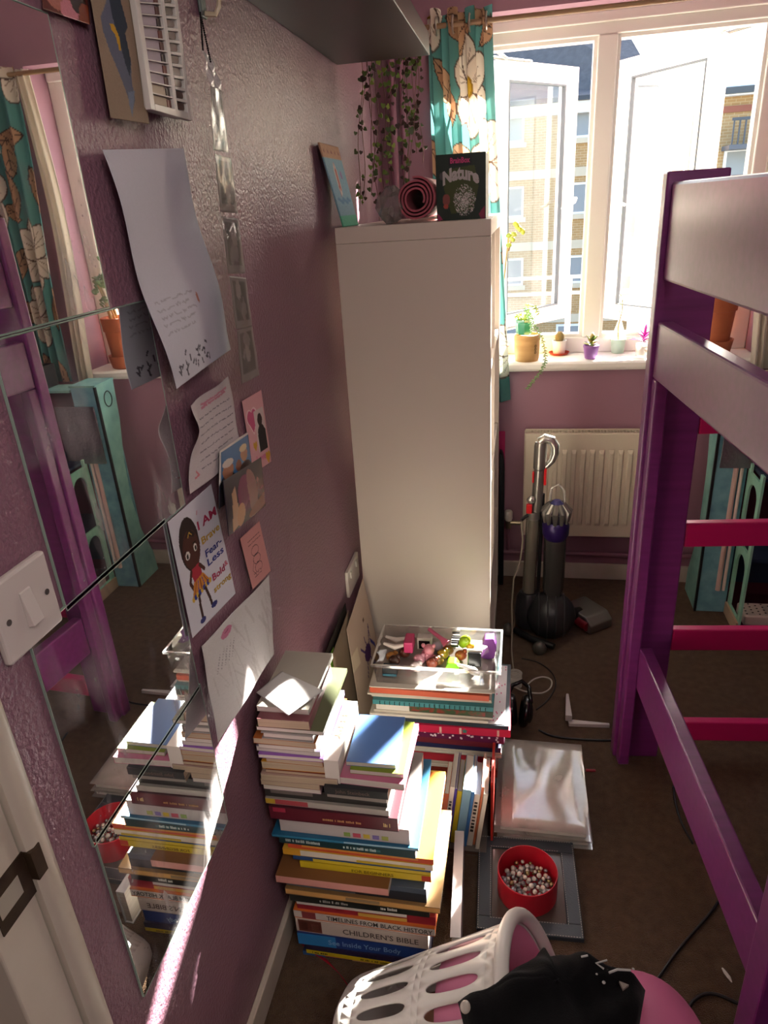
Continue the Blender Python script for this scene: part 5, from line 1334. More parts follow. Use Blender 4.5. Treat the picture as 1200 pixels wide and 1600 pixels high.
for i, (t, x0, x1, y0, y1, col, topc, kd, words) in enumerate(FOLD):
    t *= ks
    o_nm = 'document_wad' if kd == 'papers' else ('notebook' if kd in ('spiral', 'binder') else ('magazine' if kd == 'mag' else 'folder'))
    r = thing(o_nm, f'{words}, {ORD[i+1]} up in the document stack', o_nm.replace('document_wad', 'papers'), ((x0+x1)/2, (y0+y1)/2, zs), random.Random(i+5).uniform(-.02, .02))
    L, W_ = x1-x0, y1-y0
    if kd == 'papers':
        n = 3; tt = t/n
        for k in range(n):
            dx, dy = random.Random(i*9+k).uniform(-.008, .008), random.Random(i*7+k).uniform(-.006, .006)
            obj('sheaf', MB().box(-L/2+dx, L/2+dx, -W_/2+dy, W_/2+dy, k*tt+.0001, (k+1)*tt-.0001), mat(['#c6bfb4', '#d2cdc6', '#b8b0a4'][(i+k) % 3], .8, streak=('#a89e90', (3, 3, 600))), r)
    else:
        c = .0012
        obj('cover', MB().box(-L/2, L/2, -W_/2, W_/2, 0.0001, c).box(-L/2, L/2, -W_/2, W_/2, t-c, t).box(-L/2, L/2, -W_/2, -W_/2+c, c, t-c), mat(col, .45), r, fix=False)
        obj('pages', MB().box(-L/2+.004, L/2-.003, -W_/2+c, W_/2-.003, c, t-c), PAGEW, r, fix=False)
        if kd == 'dots':
            q = MB(); rr = random.Random(2)
            for k in range(26): q.box(*(lambda u: (u, u+.005))(rr.uniform(-L/2, L/2-.006)), -W_/2-.0006, -W_/2-.0001, *(lambda v: (v, v+.005))(rr.uniform(.001, t-.006)))
            obj('dot_print', q, mat('#d8c8d0', .5), r)
        if kd == 'red':
            for u in (.10, .47, .62, .9): obj('motif_print', MB().box(-L/2+u*L, -L/2+u*L+.006, -W_/2-.0006, -W_/2-.0001, .002, t-.002), mat('#d0a8a0', .5), r)
            st = [(.009*(1 if k % 2 == 0 else .45)*math.sin(k*math.pi/5), .009*(1 if k % 2 == 0 else .45)*math.cos(k*math.pi/5)) for k in range(10)]
            obj('star', MB().prism(st, lambda u, v, d: (L*.16+u, -W_/2-d, t/2+v), .0001, .0008), mat('#3a7a70', .5), r)
        if kd == 'binder':
            obj('pad', MB().box(-L/2+.006, L/2-.010, -W_/2+.004, W_/2-.01, t+.0001, t+.0016), mat('#d2ccd0', .6), r)
            q = MB(); rr = random.Random(12)
            for k in range(60):
                u, v = rr.uniform(L/2-.07, L/2-.015), rr.uniform(-W_/2+.008, W_/2-.02); q.box(u, u+.003, v, v+.006, t+.0017, t+.0021)
            obj('speck_print', q, mat('#c04a7a', .6), r); zs += .0022
        if kd == 'mag':
            q = MB(); rr = random.Random(31); cols = []
            obj('cover_strip', MB().box(-L/2, -L/2+.09, -W_/2-.0008, -W_/2-.0001, 0.0002, t), mat('#c9c2ba', .5), r)
            obj('photo_strip', MB().box(-L/2+.09, L/2-.02, -W_/2-.0006, -W_/2-.0001, .003, t-.002), mat('#2e4a2e', .4, var=('#7a2a24', 60, .1)), r)
        if kd == 'spiral':
            q = MB()
            for k in range(22):
                u = -L/2+.02+k*(L-.04)/21; q.tube([(u, -W_/2+.004*math.cos(a)-.001, t/2+.005*math.sin(a)) for a in [2*math.pi*j/8 for j in range(8)]], .0008, 4, closed=True)
            obj('spiral_binding', q, mat('#2a2a2c', .3, .7), r)
    zs += t+.0002
ZD = zs
bx0, bx1, by0, by1, bh = .130, .468, 1.458, 1.655, .062
tb = thing('toy_tray', 'clear plastic box without a lid full of small toys', 'box', ((bx0+bx1)/2, (by0+by1)/2, ZD))
CLR = clear_mat('#f2efee', .10, .05, rough=.05, key='clearbox', dirtcol='#e0dcda')
wx_, wy_ = (bx1-bx0)/2, (by1-by0)/2
def ring(sx, sy, z_): return [(-sx, -sy, z_), (sx, -sy, z_), (sx, sy, z_), (-sx, sy, z_)]
q = MB(); R0, R1, R2, R3 = ring(wx_-.012, wy_-.010, .0), ring(wx_-.006, wy_-.006, bh), ring(wx_, wy_, bh), ring(wx_, wy_, bh-.007)
q.add(R0+R1, [(0, 1, 2, 3)]+[(i, (i+1) % 4, 4+(i+1) % 4, 4+i) for i in range(4)])
obj('tub', q, CLR, tb, fix=False)
RIMC = clear_mat('#f6f4f4', .3, .18, rough=.1, key='clearrim', dirtcol='#ffffff')
obj('rim', MB().add(R1+R2+R3, [(i, (i+1) % 4, 4+(i+1) % 4, 4+i) for i in range(4)]+[(4+i, 4+(i+1) % 4, 8+(i+1) % 4, 8+i) for i in range(4)]), RIMC, tb, fix=False)
ZT = ZD+.001
# toys: position from the photograph, resting near the bottom of the box
TM = lambda c, r=.4: mat(c, r)
def toy(name, label, px, py, zz, cat='toy'):
    p = PZ(px, py, ZD+zz); r = thing(name, label, cat, (p[0], p[1], ZT)); r.scale = (1.28, 1.28, 1.28); return r
def tobj(name, mb, m, root, **k): return obj(name, mb, m, root, **k)
t1 = toy('pink_doll_comb', 'pink toy hair comb with white handles in the clear box', 640, 1010, .03)
tobj('bar', MB().box(-.010, .010, -.020, .020, .018, .045), TM('#c8386c'), t1, bevel=.003)
for dy in (-.012, .014): tobj('handle', MB().tube([(-.010, dy, .034), (-.03, dy-.004, .030), (-.055, dy+.002, .034)], [.004, .006, .003], 8), TM('#d2c6bc'), t1, smooth=True)
t2 = toy('toy_oven', 'small white toy frame with a black window in the clear box', 664, 1004, .03)
tobj('body', MB().box(-.016, .016, -.010, .010, .010, .040), TM('#c6bdb4'), t2, bevel=.002); tobj('window', MB().box(-.012, .012, -.0112, -.0102, .014, .034), TM('#141416', .2), t2)
t3 = toy('pink_bear', 'pale pink rubbery toy bear in the clear box', 668, 1022, .02)
tobj('body', MB().ball((0, 0, .014), .014, 14).ball((.004, -.004, .030), .012, 14).ball((-.008, -.002, .038), .005, 8).ball((.014, -.002, .038), .005, 8).ball((-.014, -.008, .012), .007, 8).ball((.016, -.008, .012), .007, 8), mat('#c87a86', .3, coat=.3), t3, smooth='all')
t4 = toy('pink_flute', 'pink toy trumpet lying across the clear box', 690, 1003, .035)
tobj('tube', MB().tube([(-.03, .02, .045), (0, 0, .035), (.012, -.008, .028)], [.004, .005, .010], 12), TM('#c05a78'), t4, smooth=True)
t5 = toy('striped_ribbon', 'black and white striped ribbon piece in the clear box', 712, 1004, .03)
q = MB()
for k in range(7): q.box(-.008, .008, -.02+k*.006, -.0172+k*.006, .030+.002*k, .0315+.002*k, k % 2)
q.box(-.008, .008, -.022, .022, .026, .0298, 1)
tobj('strip', q, [TM('#c9c2bc'), TM('#171417')], t5)
t6 = toy('lime_tag', 'lime yellow plastic shell toy in the clear box', 726, 1007, .035)
tobj('shell', MB().ball((0, 0, .034), .017, 14, sc=(.75, .6, 1.0), m=Matrix.Rotation(.5, 4, 'Y')), TM('#8aa01c', .3), t6, smooth='all'); tobj('face', MB().ball((.012, -.004, .026), .010, 10, sc=(1, .8, .8)), TM('#b88a1c', .3), t6, smooth='all')
t7 = toy('purple_scarf', 'folded purple plastic sheet standing at the end of the clear box', 765, 1012, .03)
t7.scale = (1.08, 1.0, 1.1)
tobj('fold', MB().prism([(-.022, .004), (-.004, .0), (.012, .004), (.018, .030), (.010, .052), (-.012, .050), (-.020, .036), (-.006, .034), (-.002, .020)], lambda u, v, d: (u, d+.3*v, v), -.016, .016), mat('#8a4aa0', .35), t7, bevel=.002)
t8 = toy('black_phone_toy', 'black toy gadget with a white rim in the clear box', 741, 1030, .03)
tobj('body', MB().box(-.014, .014, -.008, .006, .004, .034, m=Matrix.Rotation(-.4, 4, 'X')), TM('#17171b', .25), t8, bevel=.002); tobj('rim', MB().box(-.016, .016, -.003, .009, .034, .039, m=Matrix.Rotation(-.4, 4, 'X')), TM('#c8beb8'), t8, bevel=.001)
t9 = toy('green_frog', 'bright lime green toy block in the clear box', 707, 1036, .03)
tobj('body', MB().prism([(-.013, .008), (.013, .008), (.014, .02), (.008, .030), (-.008, .030), (-.014, .018)], lambda u, v, d: (u, d, v), -.012, .012), mat('#7ac81e', .3), t9, bevel=.003)
t10 = toy('white_spoon', 'white plastic scoop lying at the front of the clear box', 735, 1048, .015)
tobj('scoop', MB().tube([(-.035, .0, .026), (-.012, -.002, .022), (.006, -.004, .014), (.020, -.006, .008)], [.003, .004, .009, .004], 10), TM('#cfc9c4'), t10, smooth=True)
t11 = toy('blue_toy_case', 'dark toy case with a turquoise bar in the clear box', 610, 1046, .012)
tobj('case', MB().box(-.016, .016, -.010, .010, .001, .018), TM('#2a3a44', .25), t11, bevel=.002); tobj('bar', MB().box(-.015, .015, -.014, -.0105, .001, .006), TM('#2f8aa8'), t11, bevel=.001)
tr_ = random.Random(17)
for k, (px, py, col, word) in enumerate(((612, 1024, '#8a5a22', 'amber'), (616, 1030, '#3a1f16', 'dark brown'), (632, 1018, '#5a2a1c', 'chestnut'), (684, 1030, '#6a4a1e', 'bronze'), (692, 1020, '#a07a28', 'gold'), (700, 1014, '#7a5026', 'tan'), (655, 1028, '#c88a94', 'rosy'), (650, 1040, '#b9a8a4', 'clear grey'), (684, 1008, '#b8a8b0', 'smoky clear'), (720, 1022, '#a0482a', 'rust'), (675, 1034, '#7a3a2a', 'brick'))):
    r = toy('doll_head' if k < 3 else 'toy_charm', f'small {word} round toy lying among the others in the clear box', px, py, .02)
    tobj('lump', MB().ball((0, 0, .012), .0115, 12, sc=(1.15, .9, 1)).ball((.008, .004, .019), .006, 8).ball((-.007, -.004, .017), .005, 8), mat(col, .35), r, smooth='all')

# ================================================================== FOLDERS LEANING AT THE WALL
def leaning(name, label, cs, col_fn, nu, nv, parts=None, m=PAP, bul=.0):
    P = [np.array(c, float) for c in cs]
    r = thing(name, label, name.split('_')[-1], tuple((P[2]+P[3])/2))
    f = lambda s, t: P[0]*(1-s)*(1-t)+P[1]*s*(1-t)+P[2]*s*t+P[3]*(1-s)*t+np.array([bul*math.sin(math.pi*s), -bul*.6*math.sin(math.pi*s), 0])*math.sin(math.pi*min(1, t*1.05))
    at_root(print_mesh('sheet', col_fn(nu, nv), f, m, r, thick=.0014), r); return r
def c_tote(nu, nv):
    c = Canvas(nu, nv, '#a89484', 1, 1)
    c.ell(.62, .16, .03, .010, '#5a4438'); c.ell(.52, .36, .13, .055, '#3a1f4a')
    for a in ((.42, .33, .32, .27), (.62, .33, .74, .24), (.45, .40, .38, .50), (.58, .40, .66, .52), (.74, .24, .70, .34), (.52, .31, .50, .25)): c.line([(a[0], a[1]), (a[2], a[3])], .018, '#3a2458')
    c.line([(.72, .34), (.86, .42), (.84, .60)], .03, '#2f2f7a'); c.line([(.62, .46), (.74, .52), (.72, .66)], .05, '#3a2f6a'); c.rect(0, .22, .22, .34, '#cdbfa4', .5)
    return c
leaning('decorated_folder', 'cream folder with a purple felt-pen figure leaning at the bookcase', [(.034, 1.60, .43), (.050, 1.772, .50), (.118, 1.745, .02), (.070, 1.56, .02)], c_tote, 50, 90, bul=.012)
def c_flat(col, band=None):
    def f(nu, nv):
        c = Canvas(nu, nv, col, 1, 1)
        if band: c.rect(0, band[1], 1, band[2], band[0])
        return c.speck(.03)
    return f
leaning('dark_folder', 'black and orange folder leaning against the wall', [(.016, 1.44, .46), (.016, 1.675, .47), (.030, 1.675, .02), (.030, 1.45, .02)], c_flat('#2a2420', ('#b0481c', .3, .7)), 10, 12)
leaning('green_folder', 'lime green card folder leaning against the dark folder', [(.022, 1.38, .44), (.022, 1.50, .44), (.040, 1.52, .02), (.040, 1.40, .02)], c_flat('#6a9a2c'), 8, 10)
leaning('grey_folder', 'grey-brown card folder leaning in front of the green folder', [(.028, 1.46, .44), (.028, 1.655, .46), (.050, 1.66, .02), (.050, 1.48, .02)], c_flat('#7a6a58'), 8, 10)

# ================================================================== WALLETS, FRAME, TIN
WAL = clear_mat('#f0efec', .14, .42, rough=.07, key='wallet', dirtcol='#d5d2cc')
def wallet(label, z0, h, dx, rot, nl):
    r = thing('document_wallet', label, 'plastic wallet', (.578+dx, 1.474, z0), rot)
    obj('papers', MB().box(-.105, .108, -.150, .150, .002, h-.002), mat('#cfcbc4', .6), r, bevel=.001)
    q = MB(); nx, ny = 14, 16; rr = np.random.RandomState(nl)
    xs, ys = np.linspace(-.120, .118, nx), np.linspace(-.160, .160, ny); vs = []
    for y in ys:
        for x in xs: vs.append((x, y, h+.0009*math.sin(x*26+nl)*math.sin(y*17+nl)+.0004*rr.rand() if abs(x) < .10 and abs(y) < .145 else h-.002))
    q.add(vs, [(j*nx+i, j*nx+i+1, (j+1)*nx+i+1, (j+1)*nx+i) for j in range(ny-1) for i in range(nx-1)])
    obj('sleeve', q, WAL, r, smooth='all', fix=False)
    obj('sleeve_back', MB().box(-.120, .118, -.160, .160, .0002, .0012), WAL, r)
    return r
wallet('lower clear plastic wallet of papers lying on the carpet', .0002, .024, .004, .02, 1)
wallet('upper glossy clear plastic wallet of white papers on the lower wallet', .0290, .026, .0, .0, 2)
pen = thing('red_pen', 'short red pen cap poking out beside the plastic wallets', 'pen', (.722, 1.585, 0))
obj('barrel', MB().tube([(-.015, 0, .0045), (.012, .002, .0045)], .0042, 10), mat('#a01f30', .35), pen, smooth=True)
fr = thing('leather_frame', 'flat dark grey leather frame with white stitching on the carpet', 'frame', (.541, 1.190, 0), math.radians(2))
LEA = mat('#3d444c', .38, bump=(260, .25, .002)); fx, fy, fb = .118, .128, .034
for a in ((-fx, fx, fy-fb, fy), (-fx, fx, -fy, -fy+fb), (-fx, -fx+fb, -fy+fb, fy-fb), (fx-fb, fx, -fy+fb, fy-fb)):
    obj('border', MB().box(*a, .0005, .014), LEA, fr, bevel=.002)
obj('inner_panel', MB().box(-fx+fb, fx-fb, -fy+fb, fy-fb, .0005, .010), mat('#4c443e', .12, coat=.6), fr)
for inset in (.003, fb-.003):
    q = MB(); a, b = fx-inset, fy-inset; n = int(2*b/.006)
    for k in range(n):
        y = -b+k*.006; q.box(-a-.0006, -a+.0006, y, y+.0035, .0141, .0147).box(a-.0006, a+.0006, y, y+.0035, .0141, .0147)
    n = int(2*a/.006)
    for k in range(n):
        x = -a+k*.006; q.box(x, x+.0035, -b-.0006, -b+.0006, .0141, .0147).box(x, x+.0035, b-.0006, b+.0006, .0141, .0147)
    obj('stitching', q, mat('#b8b2aa', .7), fr)
tcx, tcy, tz, tr2, th2 = .540, 1.172, .0105, .069, .070
tin = thing('round_tin', 'round red open tin of hair beads standing on the leather frame', 'tin', (tcx, tcy, tz))
obj('shell', MB().lathe([(tr2*.97, 0), (tr2, .002), (tr2, th2-.001), (tr2-.0008, th2), (tr2-.002, th2), (tr2-.0024, th2-.002), (tr2-.0024, .003), (.004, .003)], 48), mat('#b3162a', .35), tin, smooth=True)
bm_ = bpy.data.meshes.new('hair_bead'); _t = bmesh.new(); bmesh.ops.create_icosphere(_t, subdivisions=2, radius=1.0); _t.to_mesh(bm_); _t.free()
bm_.polygons.foreach_set('use_smooth', [True]*len(bm_.polygons))
BD = [mat('#c9beb4', .2, coat=.6), mat('#8f8d92', .15, .3, coat=.6), mat('#a89468', .2, .7), mat('#d8d0c8', .25)]
WD_ = ['pearly white', 'silvery grey', 'brassy gold', 'milky']
bmes = []
for m_ in BD:
    c_ = bm_.copy(); c_.materials.append(m_); bmes.append(c_)
br = random.Random(6); placed = []
k = 0
for layer in range(3):
    tries = 0
    while tries < 400 and k < 130:
        tries += 1
        rr = (tr2-.011)*math.sqrt(br.random()); an = br.uniform(0, 6.283); rad = br.uniform(.0042, .0066)
        p = Vector((tcx+rr*math.cos(an), tcy+rr*math.sin(an), tz+.004+rad+.0145*layer+.008*(1-rr/tr2)*(layer > 0)+br.uniform(0, .005)))
        if all((p-a_).length > (rad+b_)*.97 for a_, b_ in placed):
            placed.append((p, rad)); ti = br.choice([0, 0, 1, 1, 2, 3])
            o = bpy.data.objects.new('hair_bead', bmes[ti]); COL.objects.link(o); o.location = p; o.scale = (rad, rad, rad)
            tag(o, f'{WD_[ti]} round hair bead in the red tin', 'bead', f'{WD_[ti]} beads in the red tin'); k += 1

# ================================================================== LAUNDRY BASKET, TUB, GARMENT
BASE = Vector((.262, .722, .116)); BT = math.radians(22); BLEN = .315
BD_ = Vector((math.cos(BT), 0, math.sin(BT))); BS_ = Vector((0, 1, 0)); BU_ = BD_.cross(BS_)
def brad(a): return .122+.053*a                                     # radius along the axis (0 = base, 1 = rim)
bk_ = thing('laundry_basket', 'white perforated plastic laundry basket lying tilted on its side', 'basket', tuple(BASE))
BASK = mat('#cfccc6', .35)
def bpt(a, th, dr=0.0):
    r_ = brad(a)+dr; return tuple(BD_*(BLEN*a)+(BS_*math.cos(th)+BU_*math.sin(th))*r_)
q = MB(); NT = 24
rows = [(.07, .47), (.51, .91)]
def cell(a0, a1, t0, t1, hole):
    n = 24; outer = []; inner = []
    ca, ct = (a0+a1)/2, (t0+t1)/2; ha, ht = (a1-a0)/2, (t1-t0)/2
    for i in range(n):
        an = 2*math.pi*i/n; c, s_ = math.cos(an), math.sin(an); mx = max(abs(c), abs(s_))
        outer.append((ca+ha*c/mx, ct+ht*s_/mx)); inner.append((ca+ha*.80*math.copysign(abs(c)**.75, c), ct+ht*.56*math.copysign(abs(s_)**.95, s_)))
    q.add([bpt(*p) for p in outer]+[bpt(*p) for p in inner], [(i, (i+1) % n, n+(i+1) % n, n+i) for i in range(n)])
def band(a0, a1):
    n = 96; q.add([bpt(a0, 2*math.pi*i/n) for i in range(n)]+[bpt(a1, 2*math.pi*i/n) for i in range(n)], [(i, (i+1) % n, n+(i+1) % n, n+i) for i in range(n)])
for ri, (a0, a1) in enumerate(rows):
    for k in range(NT):
        off = .5*ri; t0, t1 = 2*math.pi*(k+off)/NT, 2*math.pi*(k+1+off)/NT; cell(a0, a1, t0, t1, True)
band(0, .07); band(.47, .51); band(.91, 1.0)
n = 48; basep = [(brad(0), 0.0), (brad(0)-.004, -.012), (brad(0)-.016, -.024), (brad(0)-.035, -.028), (.002, -.028)]
vs = []
for r_, dx in basep:
    for i in range(n):
        th = 2*math.pi*i/n; vs.append(tuple(BD_*dx+(BS_*math.cos(th)+BU_*math.sin(th))*r_))
q.add(vs, [(j*n+i, j*n+(i+1) % n, (j+1)*n+(i+1) % n, (j+1)*n+i) for j in range(len(basep)-1) for i in range(n)])
o = obj('body', q, BASK, bk_, smooth=True); bmm = bmesh.new(); bmm.from_mesh(o.data); bmesh.ops.remove_doubles(bmm, verts=bmm.verts, dist=.0006); bmesh.ops.recalc_face_normals(bmm, faces=bmm.faces); bmm.to_mesh(o.data); bmm.free()
md = o.modifiers.new('wall', 'SOLIDIFY'); md.thickness = .0035; md.offset = 0
obj('rim', MB().tube([bpt(1.01, 2*math.pi*i/64, .006) for i in range(64)], .0125, 12, closed=True), BASK, bk_, smooth='all')
PINKP = mat('#cf7f9f', .45)
q = MB(); n = 64; st_ = [.05, .3, .6, .85, .985]
q.add([bpt(a_, 2*math.pi*i/n, -.007) for a_ in st_ for i in range(n)], [(j*n+i, j*n+(i+1) % n, (j+1)*n+(i+1) % n, (j+1)*n+i) for j in range(2, len(st_)-1) for i in range(n)])
o = obj('liner', q, PINKP, bk_, smooth='all'); o['label'] = 'pink lining band inside the basket mouth'
md = o.modifiers.new('wall', 'SOLIDIFY'); md.thickness = .0015; md.offset = -1
# pink cushion bulging out of the basket mouth
cu_ = thing('pink_cushion', 'smooth pink rounded cushion bulging beside the mouth of the laundry basket', 'cushion', (.705, .665, 0))
q = MB(); n, h = 48, 24; vs = []
def sp(c, p_): return math.copysign(abs(c)**p_, c)
for j in range(h+1):
    ph = -math.pi/2+math.pi*j/h
    for i in range(n):
        an = 2*math.pi*i/n; vs.append((.128*sp(math.cos(ph), .8)*sp(math.cos(an), .85), .185*sp(math.cos(ph), .8)*sp(math.sin(an), .85), .180+.180*sp(math.sin(ph), .8)))
q.add(vs, [(j*n+i, j*n+(i+1) % n, (j+1)*n+(i+1) % n, (j+1)*n+i) for j in range(h) for i in range(n)])
obj('body', q, mat('#c76a92', .55), cu_, smooth='all')
# black garment heaped over the tub
gar = thing('black_garment', 'crumpled black top with white print marks heaped on the pink cushion', 'garment', (.60, .68, .34))
gpx = [[(700, 1640), (712, 1558), (722, 1560)], ]
outl = [(715, 1556), (752, 1540), (790, 1521), (822, 1496), (840, 1478), (848, 1466), (858, 1482), (880, 1480), (905, 1486), (935, 1500), (975, 1512), (1012, 1522), (1006, 1560), (996, 1620), (960, 1690), (860, 1710), (770, 1690), (735, 1640)]
O3 = [PZ(a, b, .400) for a, b in outl]; cen = sum(O3)/len(O3); q = MB(); NR = 16; NA = 96; vs = []
gr_ = random.Random(2)
def outl_at(t):
    t = t*len(O3); i = int(t) % len(O3); f = t-int(t); return O3[i]*(1-f)+O3[(i+1) % len(O3)]*f
for j in range(NR+1):
    rr = j/NR
    for i in range(NA):
        p = cen+(outl_at(i/NA)-cen)*rr; a = 2*math.pi*i/NA
        fold = .007*math.sin(p[0]*42+p[1]*23+1)+.006*math.sin(p[0]*31-p[1]*57)+.004*math.sin(p[0]*95+p[1]*30+2)+.004*math.sin(a*9+rr*7)*rr*rr
        zz = .424-.022*rr*rr+fold-(.020*max(0, rr-.85)/.15)
        vs.append((p[0]-.60, p[1]-.68, zz-.34))
q.add(vs, [(j*NA+i, j*NA+(i+1) % NA, (j+1)*NA+(i+1) % NA, (j+1)*NA+i) for j in range(NR) for i in range(NA)])
o = obj('cloth', q, mat('#08080a', .85, spec=.15, bump=(320, .3, .002), sheen=.05), gar, smooth='all'); md = o.modifiers.new('thickness', 'SOLIDIFY'); md.thickness = .006; md.offset = -1
def GP(px, py, dz=.006): p = PZ(px, py, .424); return (p[0]-.60, p[1]-.68, .424-.34+dz)
for pts, w_ in ((((908, 1499), (918, 1497)), .0016), (((948, 1504), (931, 1509), (943, 1518)), .0016), (((951, 1524), (964, 1519), (985, 1520)), .0018)):
    obj('print_line', MB().tube([GP(*p) for p in pts], w_, 5), mat('#b8b8b4', .6), gar)
for p, r_ in (((932, 1526), .0018), ((943, 1539), .0028), ((989, 1518), .0022)): obj('print_dot', MB().ball(GP(*p), r_, 8, sc=(1, 1, .4)), mat('#b8b8b4', .6), gar, smooth='all')
obj('print_patch', MB().prism([GP(967, 1537)[:2], GP(982, 1543)[:2], GP(973, 1550)[:2]], lambda u, v, t: (u, v, t), .086, .0905), mat('#8a8278', .6), gar)
obj('button', MB().ball(GP(727, 1572, -.002), .010, 16, sc=(.8, 1, .45)), mat('#b4aca0', .2, coat=.6), gar, smooth='all')
for i, (x, y, z_, col, sc_, lab) in enumerate(((.345, .74, .185, '#c8b488', (.03, .05, .04), 'cream crumpled cloth lying inside the laundry basket'), (.315, .655, .145, '#16161a', (.03, .03, .05), 'black crumpled cloth lying inside the laundry basket'), (.325, .76, .085, '#8a8490', (.035, .05, .025), 'grey towelling cloth lying inside the laundry basket'))):
    q = MB().ball((0, 0, 0), 1.0, 20); rr = np.random.RandomState(i)
    q.v = [tuple(np.array(v)*np.array(sc_)*(1+.18*math.sin(v[0]*6+i)*math.cos(v[1]*5)+.06*rr.rand())) for v in q.v]
    o = tag(obj('crumpled_cloth', q, mat(col, .95), smooth='all'), lab, 'clothing'); o.location = (x, y, z_)

# ================================================================== SMALL FLOOR THINGS
hp = thing('headphones', 'glossy black padded headphones lying beside the document stack', 'headphones', (.525, 1.765, 0))
HB = mat('#0c0c0e', .22, coat=.4)
def tor(c, R, r_, tilt, sx=1.0): 
    mm = Matrix.Translation(c) @ Matrix.Rotation(tilt, 4, 'Y')
    return MB().tube([tuple(mm @ Vector((0, R*sx*math.cos(a), R*math.sin(a)))) for a in [2*math.pi*i/28 for i in range(28)]], r_, 10, closed=True)
obj('ear_pad', tor((.010, 0, .052), .038, .013, .15), HB, hp, smooth='all'); obj('ear_pad', tor((-.028, .006, .050), .036, .013, -.1), HB, hp, smooth='all')
obj('ear_cup', MB().ball((.024, 0, .052), .036, 18, sc=(.35, 1, 1)), HB, hp, smooth='all'); obj('ear_cup', MB().ball((-.046, .006, .050), .034, 18, sc=(.35, 1, 1)), HB, hp, smooth='all')
obj('headband', MB().tube([(.028, .0, .085), (.022, .05, .105), (0, .085, .10), (-.03, .06, .10), (-.048, .01, .084)], .007, 8), HB, hp, smooth='all')
wl = thing('white_charger', 'white charger plug with a looped white cable on the carpet', 'charger', (.505, 1.965, 0))
WPL = mat('#c2bbb0', .4)
obj('plug', MB().box(-.022, .022, -.026, .022, .0005, .034), WPL, wl, bevel=.006)
obj('coil', MB().tube([(.020*math.cos(a)*(1+.03*a/6), .018*math.sin(a)-.004, .036+.0009*a) for a in [i*.35 for i in range(54)]], .002, 5), WPL, wl, smooth='all')
LPX = [PZ(*p, 0.0) for p in ((800, 1072), (815, 1080), (832, 1084), (848, 1084), (860, 1076), (861, 1064), (848, 1059), (832, 1064), (822, 1074))]
def spline(pts, n=6):
    sm = []
    for i in range(len(pts)-1):
        p0, p1, p2, p3 = pts[max(0, i-1)], pts[i], pts[i+1], pts[min(len(pts)-1, i+2)]
        for k in range(n):
            t = k/n; sm.append(.5*((2*p1)+(p2-p0)*t+(2*p0-5*p1+4*p2-p3)*t*t+(3*p1-p0-3*p2+p3)*t**3))
    return sm+[pts[-1]]
obj('cable', MB().tube([(p[0]-.505, p[1]-1.965, .0035) for p in spline(LPX)], .0028, 6), WPL, wl, smooth='all')
def cable(label, pxs, r_, col, z0=None):
    sm = spline([PZ(a, b, 0.0) for a, b in pxs])
    tag(obj('cable', MB().tube([(p[0], p[1], r_+.0004) for p in sm], r_, 7), mat(col, .4), smooth='all'), label, 'cable')
cable('dark thin cable curling on the carpet behind the headphones', [(838, 1110), (856, 1095), (868, 1072), (862, 1052), (840, 1036), (815, 1030)], .0026, '#2a2420')
cable('black cable running from the headphones under the bed post', [(842, 1142), (862, 1151), (900, 1156), (960, 1158), (1010, 1150)], .0032, '#141112')
cable('black cable looping on the carpet behind the lower bed rail', [(1052, 1230), (1056, 1260), (1066, 1290), (1082, 1320)], .003, '#1a1718')
cable('black cable running across the carpet towards the pink cushion', [(1140, 1385), (1112, 1425), (1082, 1460), (1058, 1488), (1030, 1528), (1012, 1556)], .0032, '#1a1718')
cable('black cable looped on the carpet by the ladder upright', [(1074, 1592), (1080, 1570), (1098, 1556), (1120, 1556), (1148, 1568), (1175, 1580)], .0035, '#1a1718')
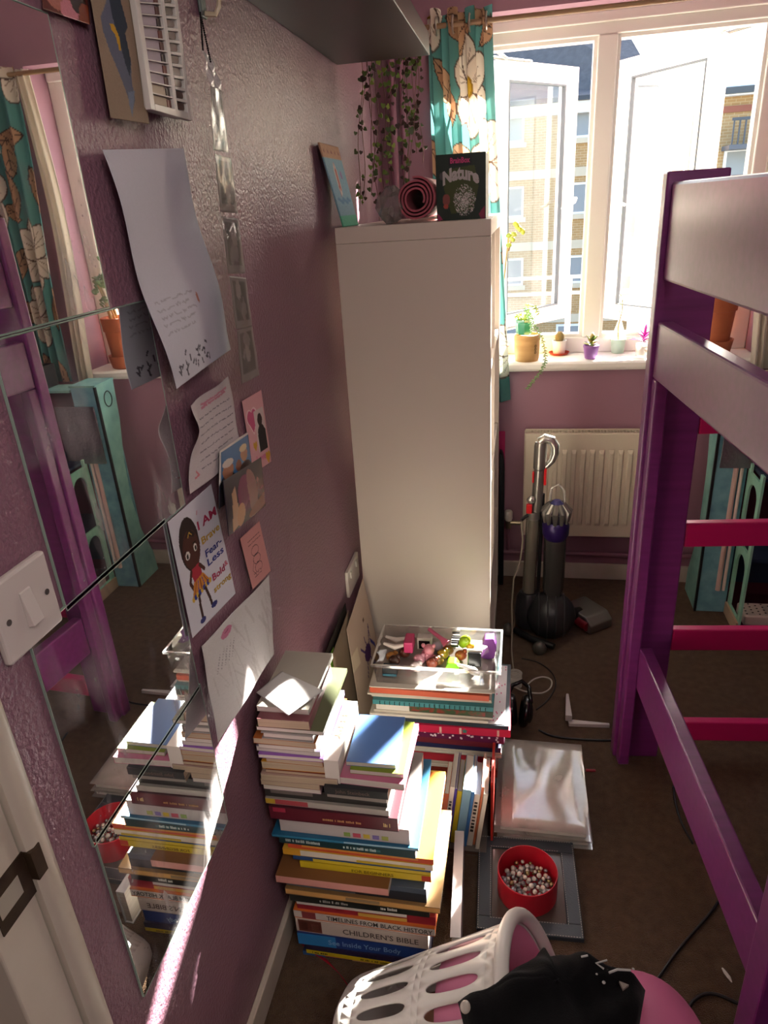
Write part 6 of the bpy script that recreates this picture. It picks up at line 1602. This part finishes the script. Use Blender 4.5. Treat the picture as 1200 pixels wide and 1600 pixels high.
bkx = [PZ(886, 1132, 0), PZ(884, 1084, 0)]
lb = thing('white_bracket', 'white metal L-shaped bracket lying on the carpet by the bed post', 'bracket', tuple(PZ(888, 1132, 0)))
c0 = PZ(888, 1134, 0.0); e1 = PZ(885, 1088, 0.0)-c0; e2 = PZ(952, 1138, 0.0)-c0
for e, nm, ln in ((e2, 'long_arm', 1.0), (e1*.75, 'short_arm', 1.0)):
    d_ = Vector(e).normalized(); s_ = Vector((-d_.y, d_.x, 0)); L2 = Vector(e).length*ln; q = MB()
    q.add([tuple(s_*-.010), tuple(s_*.010), tuple(d_*L2+s_*.006), tuple(d_*L2-s_*.006)]+[tuple(Vector(v)+Vector((0, 0, .012 if nm == 'long_arm' else .022))) for v in (s_*-.010, s_*.010, d_*L2+s_*.004, d_*L2-s_*.004)],
          [(0, 1, 2, 3), (7, 6, 5, 4), (0, 4, 5, 1), (1, 5, 6, 2), (2, 6, 7, 3), (3, 7, 4, 0)])
    o = obj(nm, q, mat('#b9b2b0', .35), lb, bevel=.001); o.location = (0, 0, .0005 if nm == 'long_arm' else .0130)
rb = [PZ(a, b, 0.0) for a, b in ((466, 1470), (478, 1482), (496, 1494), (512, 1504), (528, 1520), (540, 1536), (550, 1550))]
q = MB(); vs = []
for i, p in enumerate(rb): vs += [(p[0]-.004, p[1]+.005, .001+.004*(i % 2)), (p[0]+.005, p[1]-.005, .002+.004*((i+1) % 2))]
q.add(vs, [(2*i, 2*i+1, 2*i+3, 2*i+2) for i in range(len(rb)-1)])
o = tag(obj('red_ribbon', q, mat('#a01428', .5), smooth='all'), 'narrow red ribbon trailing from under the front book pile', 'ribbon'); md = o.modifiers.new('thickness', 'SOLIDIFY'); md.thickness = .0008
ti = PZ(1134, 1525, 0.0); q = MB(); q.tube([(-.004, .014, .003), (.0, .004, .004), (.005, -.004, .003), (.008, -.013, .002)], [.002, .004, .004, .0015], 6)
o = tag(obj('paper_scrap', q, mat('#d2ccc6', .8)), 'tiny twisted white paper scrap on the carpet', 'paper'); o.location = tuple(ti)
